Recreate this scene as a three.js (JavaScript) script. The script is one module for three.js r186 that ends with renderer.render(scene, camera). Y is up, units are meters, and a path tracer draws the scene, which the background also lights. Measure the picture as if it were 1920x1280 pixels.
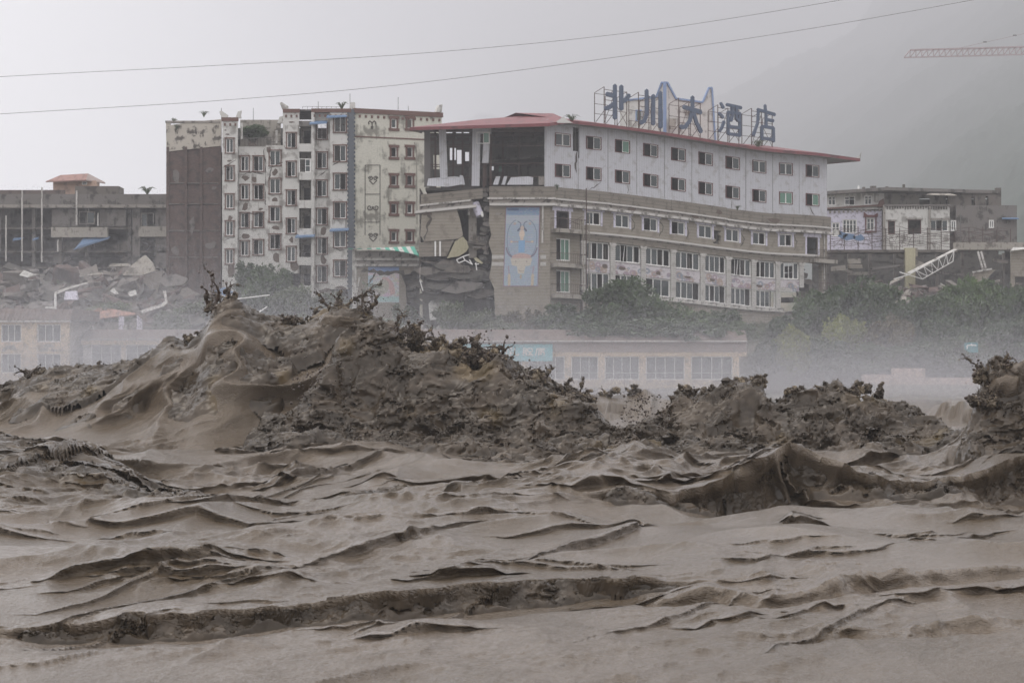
import * as THREE from 'three';
import { mergeGeometries } from 'three/addons/utils/BufferGeometryUtils.js';

// ---------- camera, sky, sun, exposure ----------
const FOCAL = 5000, EYE = 2.6, HORIZON = 700;          // photograph pixels (1920 x 1280)
const scene = new THREE.Scene();
const camera = new THREE.PerspectiveCamera(2 * Math.atan(640 / FOCAL) * 180 / Math.PI, 1.5, 0.5, 12000);
const at = (px, py, d) => new THREE.Vector3((px - 960) / FOCAL * d, EYE + (HORIZON - py) / FOCAL * d, -d);
camera.position.set(0, EYE, 0);
camera.lookAt(at(960, 640, 100));
camera.focus = 66; camera.userData.fStop = 5.6;

const renderer = new THREE.WebGLRenderer({ antialias: true });
renderer.setSize(1024, 682);
renderer.toneMapping = THREE.LinearToneMapping;
renderer.toneMappingExposure = 1.16;
renderer.shadowMap.enabled = true;
{ // even overcast: a little brighter towards the zenith, the same all round
  const W = 64, H = 32, data = new Float32Array(W * H * 4);
  for (let j = 0; j < H; j++) {
    const up = Math.max(0, Math.sin(((j + 0.5) / H - 0.5) * Math.PI));
    const k = 0.9 + 1.3 * up;
    for (let i = 0; i < W; i++) data.set([k * 1.0, k * 0.99, k * 1.015, 1], (j * W + i) * 4);
  }
  const t = new THREE.DataTexture(data, W, H, THREE.RGBAFormat, THREE.FloatType);
  t.mapping = THREE.EquirectangularReflectionMapping; t.magFilter = THREE.LinearFilter; t.needsUpdate = true;
  scene.background = t; scene.environment = t;
}
const sun = new THREE.DirectionalLight(0xfff4e6, 1.0);
sun.position.set(-60, 160, -130); sun.target.position.set(0, 0, -120);
sun.castShadow = true; sun.shadow.radius = 40; sun.shadow.mapSize.set(2048, 2048);
Object.assign(sun.shadow.camera, { left: -160, right: 160, top: 160, bottom: -160, near: 1, far: 600 });
scene.add(sun, sun.target);
scene.fog = new THREE.FogExp2(0xececf0, 0.0005);

// ---------- random numbers and noise ----------
let seed = 1;
function rng(s) { let a = s >>> 0; return () => { a = (a + 0x6D2B79F5) | 0; let t = Math.imul(a ^ (a >>> 15), 1 | a); t = (t + Math.imul(t ^ (t >>> 7), 61 | t)) ^ t; return ((t ^ (t >>> 14)) >>> 0) / 4294967296; }; }
const PERM = new Uint8Array(512);
{ const r = rng(77), p = [...Array(256).keys()]; for (let i = 255; i > 0; i--) { const j = Math.floor(r() * (i + 1)); [p[i], p[j]] = [p[j], p[i]]; } for (let i = 0; i < 512; i++) PERM[i] = p[i & 255]; }
const G3 = new Float32Array([1, 1, 0, -1, 1, 0, 1, -1, 0, -1, -1, 0, 1, 0, 1, -1, 0, 1, 1, 0, -1, -1, 0, -1, 0, 1, 1, 0, -1, 1, 0, 1, -1, 0, -1, -1, 1, 1, 0, -1, 1, 0, 0, -1, 1, 0, -1, -1]);
function grad(h, x, y, z) { const k = (h & 15) * 3; return G3[k] * x + G3[k + 1] * y + G3[k + 2] * z; }
function noise(x, y, z) {
  const fx = Math.floor(x), fy = Math.floor(y), fz = Math.floor(z), X = fx & 255, Y = fy & 255, Z = fz & 255;
  x -= fx; y -= fy; z -= fz;
  const u = x * x * x * (x * (x * 6 - 15) + 10), v = y * y * y * (y * (y * 6 - 15) + 10), w = z * z * z * (z * (z * 6 - 15) + 10);
  const A = PERM[X] + Y, AA = PERM[A] + Z, AB = PERM[A + 1] + Z, B = PERM[X + 1] + Y, BA = PERM[B] + Z, BB = PERM[B + 1] + Z;
  const a0 = grad(PERM[AA], x, y, z), a1 = grad(PERM[BA], x - 1, y, z), a2 = grad(PERM[AB], x, y - 1, z), a3 = grad(PERM[BB], x - 1, y - 1, z);
  const b0 = grad(PERM[AA + 1], x, y, z - 1), b1 = grad(PERM[BA + 1], x - 1, y, z - 1), b2 = grad(PERM[AB + 1], x, y - 1, z - 1), b3 = grad(PERM[BB + 1], x - 1, y - 1, z - 1);
  const c0 = a0 + u * (a1 - a0), c1 = a2 + u * (a3 - a2), d0 = b0 + u * (b1 - b0), d1 = b2 + u * (b3 - b2);
  const e0 = c0 + v * (c1 - c0), e1 = d0 + v * (d1 - d0);
  return e0 + w * (e1 - e0);
}
function fbm(x, y, z, n) { let s = 0, a = 1; for (let i = 0; i < n; i++) { s += a * noise(x, y, z); a *= 0.5; x = x * 2.03 + 11.7; y = y * 2.03 + 5.3; z = z * 2.03 + 3.1; } return s; }
const smooth = (a, b, x) => { const t = Math.min(1, Math.max(0, (x - a) / (b - a))); return t * t * (3 - 2 * t); };
const lerp = (a, b, t) => a + (b - a) * t;
function curve(points) { // smooth interpolation of [x, y...] rows by x, ends held
  return (x, c = 1) => {
    const n = points.length; if (x <= points[0][0]) return points[0][c]; if (x >= points[n - 1][0]) return points[n - 1][c];
    let i = 0; while (x > points[i + 1][0]) i++;
    const p1 = points[i], p2 = points[i + 1], p0 = points[Math.max(0, i - 1)], p3 = points[Math.min(n - 1, i + 2)], h = p2[0] - p1[0], t = (x - p1[0]) / h;
    const m1 = (p2[c] - p0[c]) / Math.max(1e-6, p2[0] - p0[0]) * h, m2 = (p3[c] - p1[c]) / Math.max(1e-6, p3[0] - p1[0]) * h;
    const t2 = t * t, t3 = t2 * t;
    return (2 * t3 - 3 * t2 + 1) * p1[c] + (t3 - 2 * t2 + t) * m1 + (3 * t2 - 2 * t3) * p2[c] + (t3 - t2) * m2;
  };
}

// ---------- naming ----------
const taken = new Map();
function numbered(name) { const n = taken.get(name) ?? 0; taken.set(name, n + 1); return n ? `${name}_${String(n).padStart(3, '0')}` : name; }
function tag(o, label, category, group, kind) { if (label) o.userData.label = label; if (category) o.userData.category = category; if (group) o.userData.group = group; if (kind) o.userData.kind = kind; return o; }
function thing(name, label, category, group) { const o = new THREE.Group(); o.name = numbered(name); scene.add(o); return tag(o, label, category, group); }
function lit(o) { o.castShadow = o.receiveShadow = true; return o; }

// ---------- geometry builder ----------
class Builder {
  constructor(warp) { this.p = []; this.uv = []; this.warp = warp; }
  quad(a, b, c, d, ua, ub, uc, ud) { this.tri(a, b, c, ua, ub, uc); this.tri(a, c, d, ua, uc, ud); return this; }
  tri(a, b, c, ua = [a[0], a[1]], ub = [b[0], b[1]], uc = [c[0], c[1]]) { this.p.push(...a, ...b, ...c); this.uv.push(...ua, ...ub, ...uc); return this; }
  hex(v) { // v: 0..3 the front face counterclockwise from lower left, 4..7 the back face in the same order
    const [a, b, c, d, e, f, g, h] = v, xy = (q) => [q[0], q[1]], zy = (q) => [q[2], q[1]], xz = (q) => [q[0], q[2]];
    this.quad(a, b, c, d, xy(a), xy(b), xy(c), xy(d)); this.quad(f, e, h, g, xy(f), xy(e), xy(h), xy(g));
    this.quad(e, a, d, h, zy(e), zy(a), zy(d), zy(h)); this.quad(b, f, g, c, zy(b), zy(f), zy(g), zy(c));
    this.quad(d, c, g, h, xz(d), xz(c), xz(g), xz(h)); this.quad(e, f, b, a, xz(e), xz(f), xz(b), xz(a));
    return this;
  }
  box(x0, x1, y0, y1, z0, z1, cuts = 1) { // z1 is the front
    for (let k = 0; k < cuts; k++) { const a = lerp(x0, x1, k / cuts), b = lerp(x0, x1, (k + 1) / cuts); this.hex([[a, y0, z1], [b, y0, z1], [b, y1, z1], [a, y1, z1], [a, y0, z0], [b, y0, z0], [b, y1, z0], [a, y1, z0]]); }
    return this;
  }
  wall(x0, x1, y0, y1, z0, z1, holes = [], cut = 99) { // a slab with rectangular openings [x0, x1, y0, y1]
    const sorted = (lo, hi, list) => [...new Set([lo, hi, ...list.filter((v) => v > lo + 1e-4 && v < hi - 1e-4)])].sort((p, q) => p - q);
    const extra = []; for (let x = x0 + cut; x < x1 - 0.01; x += cut) extra.push(x);
    const xs = sorted(x0, x1, [...holes.flatMap((h) => [h[0], h[1]]), ...extra]), ys = sorted(y0, y1, holes.flatMap((h) => [h[2], h[3]]));
    const solid = (i, j) => { if (i < 0 || j < 0 || i >= xs.length - 1 || j >= ys.length - 1) return false; const x = (xs[i] + xs[i + 1]) / 2, y = (ys[j] + ys[j + 1]) / 2; return !holes.some((h) => x > h[0] && x < h[1] && y > h[2] && y < h[3]); };
    for (let i = 0; i < xs.length - 1; i++) for (let j = 0; j < ys.length - 1; j++) {
      if (!solid(i, j)) continue;
      const a = xs[i], b = xs[i + 1], c = ys[j], d = ys[j + 1], q = (p0, p1, p2, p3, m) => this.quad(p0, p1, p2, p3, m(p0), m(p1), m(p2), m(p3)), xy = (v) => [v[0], v[1]], zy = (v) => [v[2], v[1]], xz = (v) => [v[0], v[2]];
      q([a, c, z1], [b, c, z1], [b, d, z1], [a, d, z1], xy); q([b, c, z0], [a, c, z0], [a, d, z0], [b, d, z0], xy);
      if (!solid(i - 1, j)) q([a, c, z0], [a, c, z1], [a, d, z1], [a, d, z0], zy);
      if (!solid(i + 1, j)) q([b, c, z1], [b, c, z0], [b, d, z0], [b, d, z1], zy);
      if (!solid(i, j - 1)) q([a, c, z0], [b, c, z0], [b, c, z1], [a, c, z1], xz);
      if (!solid(i, j + 1)) q([a, d, z1], [b, d, z1], [b, d, z0], [a, d, z0], xz);
    }
    return this;
  }
  prism(points, z0, z1) { // a flat outline [[x, y], ...] given thickness
    const shape = new THREE.Shape(points.map(([x, y]) => new THREE.Vector2(x, y))), faces = THREE.ShapeUtils.triangulateShape(shape.getPoints(), []), P = shape.getPoints().map((v) => [v.x, v.y]);
    const ccw = THREE.ShapeUtils.area(shape.getPoints()) > 0;
    for (const [a, b, c] of faces) { this.tri([...P[a], z1], [...P[b], z1], [...P[c], z1]); this.tri([...P[a], z0], [...P[c], z0], [...P[b], z0]); }
    for (let i = 0; i < P.length; i++) { let a = P[i], b = P[(i + 1) % P.length]; if (!ccw) [a, b] = [b, a]; this.quad([...a, z0], [...b, z0], [...b, z1], [...a, z1], [a[0], z0], [b[0], z0], [b[0], z1], [a[0], z1]); }
    return this;
  }
  bar(a, b, r, r2 = r, sides = 4) { // a straight rod from a to b
    const A = new THREE.Vector3(...a), B = new THREE.Vector3(...b), d = B.clone().sub(A), L = d.length(); if (L < 1e-6) return this; d.divideScalar(L);
    const s = new THREE.Vector3(0, 1, 0); if (Math.abs(d.y) > 0.9) s.set(1, 0, 0); const u = s.clone().cross(d).normalize(), v = d.clone().cross(u), ring = (C, rad) => Array.from({ length: sides }, (_, k) => { const t = (k + 0.5) / sides * Math.PI * 2; return C.clone().addScaledVector(u, Math.cos(t) * rad).addScaledVector(v, Math.sin(t) * rad).toArray(); });
    const p = ring(A, r), q = ring(B, r2), w = Math.PI * 2 * r / sides;
    for (let k = 0; k < sides; k++) { const n = (k + 1) % sides; this.quad(p[k], p[n], q[n], q[k], [k * w, 0], [(k + 1) * w, 0], [(k + 1) * w, L], [k * w, L]); }
    for (let k = 1; k < sides - 1; k++) { this.tri(p[0], p[k + 1], p[k]); this.tri(q[0], q[k], q[k + 1]); }
    return this;
  }
  path(points, r, sides = 4) { for (let i = 0; i < points.length - 1; i++) this.bar(points[i], points[i + 1], typeof r === 'function' ? r(i) : r, typeof r === 'function' ? r(i + 1) : r, sides); return this; }
  add(geometry, matrix) { const g = geometry.index ? geometry.toNonIndexed() : geometry.clone(); if (matrix) g.applyMatrix4(matrix); for (const v of g.attributes.position.array) this.p.push(v); const n = g.attributes.position.count; if (g.attributes.uv) for (const v of g.attributes.uv.array) this.uv.push(v); else for (let i = 0; i < n * 2; i++) this.uv.push(0); return this; }
  geometry() {
    const p = new Float32Array(this.p);
    if (this.warp) for (let i = 0; i < p.length; i += 3) { const w = this.warp(p[i], p[i + 1], p[i + 2]); p[i] = w[0]; p[i + 1] = w[1]; p[i + 2] = w[2]; }
    const g = new THREE.BufferGeometry(); g.setAttribute('position', new THREE.BufferAttribute(p, 3)); g.setAttribute('uv', new THREE.BufferAttribute(new Float32Array(this.uv), 2)); g.computeVertexNormals(); return g;
  }
  build(name, material, parent = scene) { const m = lit(new THREE.Mesh(this.geometry(), material)); m.name = parent === scene ? numbered(name) : name; parent.add(m); return m; }
}

// ---------- procedural textures (colour, grain and wear only; sizes in metres) ----------
function texture(size, metres, paint, srgb = true) {
  const data = new Uint8Array(size * size * 4);
  for (let j = 0; j < size; j++) for (let i = 0; i < size; i++) { const c = paint(i / size, j / size); const k = (j * size + i) * 4; for (let q = 0; q < 3; q++) data[k + q] = Math.max(0, Math.min(255, (Array.isArray(c) ? c[q] : c) * 255)); data[k + 3] = 255; }
  const t = new THREE.DataTexture(data, size, size); t.wrapS = t.wrapT = THREE.RepeatWrapping; t.magFilter = THREE.LinearFilter; t.repeat.set(1 / metres, 1 / metres); if (srgb) t.colorSpace = THREE.SRGBColorSpace; t.needsUpdate = true; return t;
}
// noise that repeats with period 1 in u and v
function tile(u, v, f, oct, z = 0) {
  let s = 0, a = 1, p = Math.max(2, Math.round(f));
  for (let k = 0; k < oct; k++) {
    const x = u * p, y = v * p, x0 = Math.floor(x), y0 = Math.floor(y), fx = x - x0, fy = y - y0, su = fx * fx * fx * (fx * (fx * 6 - 15) + 10), sv = fy * fy * fy * (fy * (fy * 6 - 15) + 10), o = Math.floor(z * 31 + k * 57) & 255;
    const g = (i, j, dx, dy) => { const h = PERM[(PERM[((((x0 + i) % p) + p) % p + o) & 255] + (((y0 + j) % p) + p) % p) & 255] / 256 * 6.2832; return Math.cos(h) * dx + Math.sin(h) * dy; };
    const m = g(0, 0, fx, fy), n = g(1, 0, fx - 1, fy), q = g(0, 1, fx, fy - 1), r = g(1, 1, fx - 1, fy - 1), e = m + su * (n - m), w = q + su * (r - q);
    s += a * (e + sv * (w - e)) * 1.3; a *= 0.55; p *= 2;
  }
  return s;
}
const mix3 = (a, b, t) => [lerp(a[0], b[0], t), lerp(a[1], b[1], t), lerp(a[2], b[2], t)];
const S = (h) => { const c = new THREE.Color(h); const o = {}; c.getRGB(o, THREE.SRGBColorSpace); return [o.r, o.g, o.b]; };
function stained(base, dirt, amount, metres = 6, streak = 0.5, sd = 0) {
  const b = S(base), d = S(dirt);
  return texture(512, metres, (u, v) => {
    const n = tile(u, v, 5, 5, 1.3 + sd), s = tile(u, v * 0.06 + Math.floor(u * 24) * 0.37, 24, 2, 4 + sd) * smooth(0, 0.5, tile(u, v, 4, 2, 9 + sd) + 0.2);
    const g = tile(u, v, 60, 2, 5 + sd);
    const t = smooth(0.05, 0.75, n + s * streak + g * 0.25) * amount;
    const k = 1 + g * 0.06; const c = mix3(b, d, t); return [c[0] * k, c[1] * k, c[2] * k];
  });
}
const standard = (o) => new THREE.MeshStandardMaterial({ roughness: 0.9, ...o });
const plain = (h, roughness = 0.85, o = {}) => new THREE.MeshStandardMaterial({ color: h, roughness, ...o });
// ---------- the far bank, the mountain ----------
const bankBase = curve([[215, -4], [227, -2.2], [230, -0.6], [232, 0.6], [240, 0.8], [242.5, 4.4], [246, 5.6], [252, 6.5], [270, 7.4], [300, 9], [420, 15], [900, 30]]);
function ground(x, d) {
  const px = 960 + x / d * FOCAL;
  return bankBase(d) + smooth(430, 240, px) * smooth(247, 276, d) * 4.2 + smooth(1490, 1620, px) * smooth(254, 274, d) * 2.6 + 0.22 * noise(x * 0.35, d * 0.35, 3) + 0.1 * noise(x * 1.3, d * 1.3, 4);
}
function sheet(name, xs, ds, height, material, color, label, category) {
  const nx = xs.length, nz = ds.length, pos = new Float32Array(nx * nz * 3), uv = new Float32Array(nx * nz * 2), col = new Float32Array(nx * nz * 3), idx = [];
  for (let j = 0; j < nz; j++) for (let i = 0; i < nx; i++) { const k = j * nx + i, [x, y, z] = height(xs[i], ds[j]); pos.set([x, y, z], k * 3); uv.set([x, z], k * 2); col.set(color(x, y, z), k * 3); }
  for (let j = 0; j < nz - 1; j++) for (let i = 0; i < nx - 1; i++) { const a = j * nx + i; idx.push(a, a + 1, a + nx + 1, a, a + nx + 1, a + nx); }
  const g = new THREE.BufferGeometry(); g.setAttribute('position', new THREE.BufferAttribute(pos, 3)); g.setAttribute('uv', new THREE.BufferAttribute(uv, 2)); g.setAttribute('color', new THREE.BufferAttribute(col, 3)); g.setIndex(idx); g.computeVertexNormals();
  const m = lit(new THREE.Mesh(g, material)); m.name = name; scene.add(m); tag(m, label, category, null, 'structure'); return m;
}
const span = (a, b, n) => Array.from({ length: n + 1 }, (_, i) => lerp(a, b, i / n));
sheet('river_bank_ground', span(-90, 90, 240), [...span(215, 300, 130), 320, 350, 400, 500, 650, 900], (x, d) => [x * Math.max(1, d / 300), ground(x * Math.max(1, d / 300), d), -d], standard({ vertexColors: true }),
  (x, y, z) => { const n = fbm(x * 0.5, y, z * 0.5, 4), t = smooth(-0.4, 0.4, n); return [lerp(0.06, 0.14, t), lerp(0.065, 0.12, t), lerp(0.035, 0.09, t)]; }, 'earth bank rising behind the flooded river', 'bank');
{
  const turn = curve([[-600, 20], [600, 12], [900, 6.5], [1100, 9.5], [1250, 7], [1400, 5], [1700, 2.5], [1900, 1.5], [2300, 0.6], [4000, 0.5]]), rise = curve([[100, -0.02], [250, 0.02], [600, 0.062], [900, 0.086], [1400, 0.108], [2000, 0.126], [2800, 0.146], [4200, 0.165]]);
  const mt = sheet('mountain', span(880, 2700, 190), Array.from({ length: 120 }, (_, j) => 330 * Math.pow(7200 / 330, j / 119)), (px, d) => {
    const x = (px - 960) / FOCAL * d, ridge = fbm(x * 0.006, d * 0.004, 2, 4), q = d / turn(px) * (1 + 0.08 * noise(x * 0.004, d * 0.003, 7));
    const trees = (Math.abs(noise(x * 0.09, d * 0.09, 5)) + Math.abs(noise(x * 0.2, d * 0.2, 6)) * 0.6) * 7;
    return [x, Math.max(-40, EYE + rise(q) * d * (1 + 0.05 * ridge) + trees - smooth(500, 330, d) * 40), -d];
  }, standard({ vertexColors: true }), (x, y, z) => { const n = fbm(x * 0.012, y * 0.03, z * 0.012, 4), scar = smooth(0.22, 0.5, n) * smooth(750, 420, -z); return [lerp(0.035, 0.3, scar), lerp(0.05, 0.26, scar), lerp(0.035, 0.22, scar)]; }, 'wooded mountain slope fading into the mist', 'mountain');
}
// ---------- the river in flood ----------
// crests are given as [photograph x, photograph y, distance]; they become curves of place and height in the world
function crest(points, o) {
  const rows = points.map(([px, py, d]) => { const v = at(px, py, d); return [v.x, d, v.y]; }), f = curve(rows);
  return { ...o, lo: rows[0][0], hi: rows[rows.length - 1][0], depth: (x) => f(x, 1), height: (x) => f(x, 2) };
}
const crests = [
  crest([[-150, 778, 70], [0, 750, 69], [90, 724, 68], [180, 712, 67], [260, 700, 66.5], [330, 664, 66], [385, 651, 65.5], [412, 604, 65.1], [445, 594, 65], [490, 602, 65], [540, 614, 65], [600, 611, 65], [660, 606, 65], [720, 628, 65], [770, 660, 65], [850, 676, 64], [930, 698, 63.5], [1000, 724, 63], [1040, 746, 63], [1100, 768, 63], [1160, 808, 63], [1250, 858, 63]], { wf: 3.6, wb: 3, rough: 0.15, patchy: 1, cell: 0.05, label: 'torn crest along the highest wave', lip: 0.55, band: 3.2 }),
  crest([[400, 875, 61], [480, 850, 60.6], [530, 815, 60.3], [565, 765, 60.1], [600, 712, 60], [640, 669, 60.4], [700, 646, 60.8], [760, 664, 60.8], [840, 694, 60.4], [920, 710, 60], [1000, 736, 59.6], [1040, 764, 59.4], [1070, 771, 59.3], [1120, 786, 59.2], [1160, 819, 59.2], [1200, 864, 59]], { fade: 0.3, wf: 1.9, wb: 2, rough: 0.42, cell: 0.042, label: 'dark churning break in front of the highest wave', lip: 0.35, band: 3.4 }),
  crest([[1120, 872, 60], [1180, 827, 59], [1240, 802, 58.5], [1290, 767, 58], [1340, 761, 58], [1400, 749, 58], [1425, 755, 58], [1445, 782, 58], [1480, 761, 58], [1540, 755, 58], [1600, 761, 58], [1650, 781, 58], [1700, 789, 58.5], [1760, 824, 59], [1820, 852, 60], [1900, 887, 60]], { wf: 1.6, wb: 2.4, rough: 0.33, cell: 0.042, label: 'dark churning break below the hotel', lip: 0.3, band: 2.8 }),
  crest([[1780, 855, 52], [1815, 810, 52], [1835, 760, 52], [1860, 726, 52], [1900, 710, 52], [1960, 702, 52], [2050, 734, 52], [2150, 830, 52], [2250, 890, 52]], { wf: 0.9, wb: 1.6, rough: 0.3, cell: 0.038, label: 'splashing break at the far right of the river', lip: 0.2, band: 1.5 }),
  crest([[-250, 835, 47], [-100, 825, 47], [0, 824, 47], [60, 829, 47], [130, 842, 47], [200, 868, 46.6], [260, 908, 46], [320, 948, 45.5], [420, 1000, 45]], { wf: 3.2, wb: 1.6, rough: 0.1, cell: 0.042, label: 'rough mound of mud water at the left edge', lip: 0.15, band: 2.4 }),
  crest([[1100, 990, 42], [1170, 972, 42.5], [1230, 950, 43], [1300, 925, 43.5], [1380, 897, 44], [1440, 872, 44.5], [1500, 854, 45], [1545, 872, 45], [1600, 894, 45], [1700, 908, 45.5], [1780, 901, 46], [1840, 891, 46.5], [1900, 864, 47], [2000, 850, 47], [2150, 900, 47]], { wf: 0.3, wb: 4.5, front: 1, rough: 0.18, cell: 0.032, label: 'curling lip of the long wave on the right', lip: 0.5, wave: 1, band: 0.6, trough: 0.36, tw: 2 }),
  crest([[1020, 885, 53], [1090, 872, 52.5], [1150, 856, 52], [1190, 840, 52], [1230, 856, 52], [1300, 874, 52.5], [1380, 884, 53]], { wf: 1.4, wb: 2.2, rough: 0, lip: 0, band: 1 }),
  crest([[-60, 1085, 33], [150, 1045, 34.5], [400, 1000, 37], [700, 950, 40], [950, 915, 43.5], [1130, 880, 47], [1240, 868, 49]], { wf: 4.5, wb: 5, rough: 0, lip: 0, band: 1 }),
  crest([[20, 1215, 26.6], [100, 1192, 26.8], [200, 1166, 27], [300, 1152, 27.2], [420, 1142, 27.5], [520, 1132, 28], [640, 1127, 28.3], [700, 1112, 28.5], [800, 1101, 29], [900, 1091, 29.5], [1000, 1085, 30], [1100, 1084, 30.3], [1200, 1090, 30.5], [1300, 1110, 30.5]], { wf: 0.22, wb: 3, front: 1, rough: 0.1, cell: 0.02, label: 'curling lip of the nearest wave', lip: 0.4, wave: 1, band: 0.32, trough: 0.18, tw: 0.8 }),
  crest([[1420, 1206, 25.8], [1500, 1192, 26], [1580, 1189, 26.2], [1660, 1189, 26.2], [1740, 1176, 26.5], [1820, 1166, 26.8], [1900, 1168, 27]], { wf: 0.12, wb: 1.2, rough: 0.03, lip: 0.07, band: 0.18, trough: 0.07 }),
  crest([[1250, 1120, 29.4], [1320, 1108, 29.6], [1400, 1116, 29.3], [1450, 1122, 29.2], [1520, 1104, 29.6], [1620, 1078, 30.6], [1720, 1074, 31], [1840, 1062, 31.6], [1960, 1066, 32]], { wf: 0.14, wb: 1.1, rough: 0.04, lip: 0.09, band: 0.2, trough: 0.1 }),
  crest([[640, 955, 43], [720, 930, 44], [800, 922, 44.5], [880, 918, 45], [960, 926, 45], [1040, 940, 45]], { wf: 0.22, wb: 1.6, rough: 0.07, cell: 0.024, label: 'low ragged ripple in the middle of the river', lip: 0.08, band: 0.35, trough: 0.06 }),
  crest([[880, 885, 52], [960, 868, 53], [1040, 848, 54], [1100, 845, 54.5], [1180, 860, 54.5]], { wf: 0.4, wb: 1.2, rough: 0.16, cell: 0.03, label: 'small break in the middle of the river', lip: 0.15, band: 0.6, trough: 0.1 }),
  crest([[940, 768, 120], [1050, 747, 118], [1130, 742, 118], [1200, 742, 118], [1260, 755, 118], [1320, 770, 118]], { wf: 3, wb: 4, rough: 0.3, lip: 0.4, band: 3 }),
  crest([[1700, 772, 110], [1800, 757, 108], [1880, 752, 108], [1980, 752, 108], [2100, 770, 108]], { wf: 3, wb: 4, rough: 0.22, lip: 0.4, band: 3 }),
];
{ // many small breaking lips
  const r = rng(404);
  for (let k = 0; k < 165; k++) {
    const d = 23 + 33 * Math.pow(r(), 0.8), px = -150 + r() * 2200, len = (0.35 + 1.1 * r() * r()) * (0.6 + d / 60) * (k < 90 ? 1 : 0.55), x = (px - 960) / FOCAL * d, turn = r() < 0.55 ? 0.4 + 2.6 * r() : 0.15 + (r() - 0.35) * 1.1, h0 = (k < 90 ? 0.03 + 0.1 * r() * r() : 0.014 + 0.035 * r() * r()) * (0.55 + d / 45), n = 6, pts = [], ph = r() * 9;
    for (let i = 0; i <= n; i++) { const t = i / n - 0.5; pts.push([x + t * len * 2, d + t * len * 2 * turn + 0.18 * len * Math.sin(ph + i * 1.7), h0 * (1 - 3.4 * t * t) * (0.8 + 0.4 * r())]); }
    const f = curve(pts);
    crests.push({ lo: pts[0][0], hi: pts[n][0], depth: (q) => f(q, 1), rise: (q) => Math.max(0, f(q, 2)), wf: h0 * 0.8 + 0.02, wb: h0 * 6 + 0.15, rough: h0 * 0.25, lip: h0 * 2.2, band: h0 * 1.6 + 0.05 });
  }
}
const level = curve([[0, -0.1], [18, -0.05], [26, 0], [31, 0.1], [38, 0.34], [45, 0.5], [52, 0.7], [58, 0.8], [70, 0.75], [90, 0.4], [120, 0.2], [240, 0.15], [400, 0.1]]);
const across = (c, dc) => c.front ? smooth(-c.band * 1.7, -c.band * 0.9, dc) * smooth(0.02, -c.band * 0.3, dc) : smooth(c.band * 1.25, c.band * 0.35, Math.abs(dc + c.band * 0.55));
const buckets = new Map();
function bucket(x) { const k = Math.floor(x * 2); let l = buckets.get(k); if (!l) buckets.set(k, l = crests.filter((c) => x > c.lo - 2 && x < c.hi + 2)); return l; }
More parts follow.
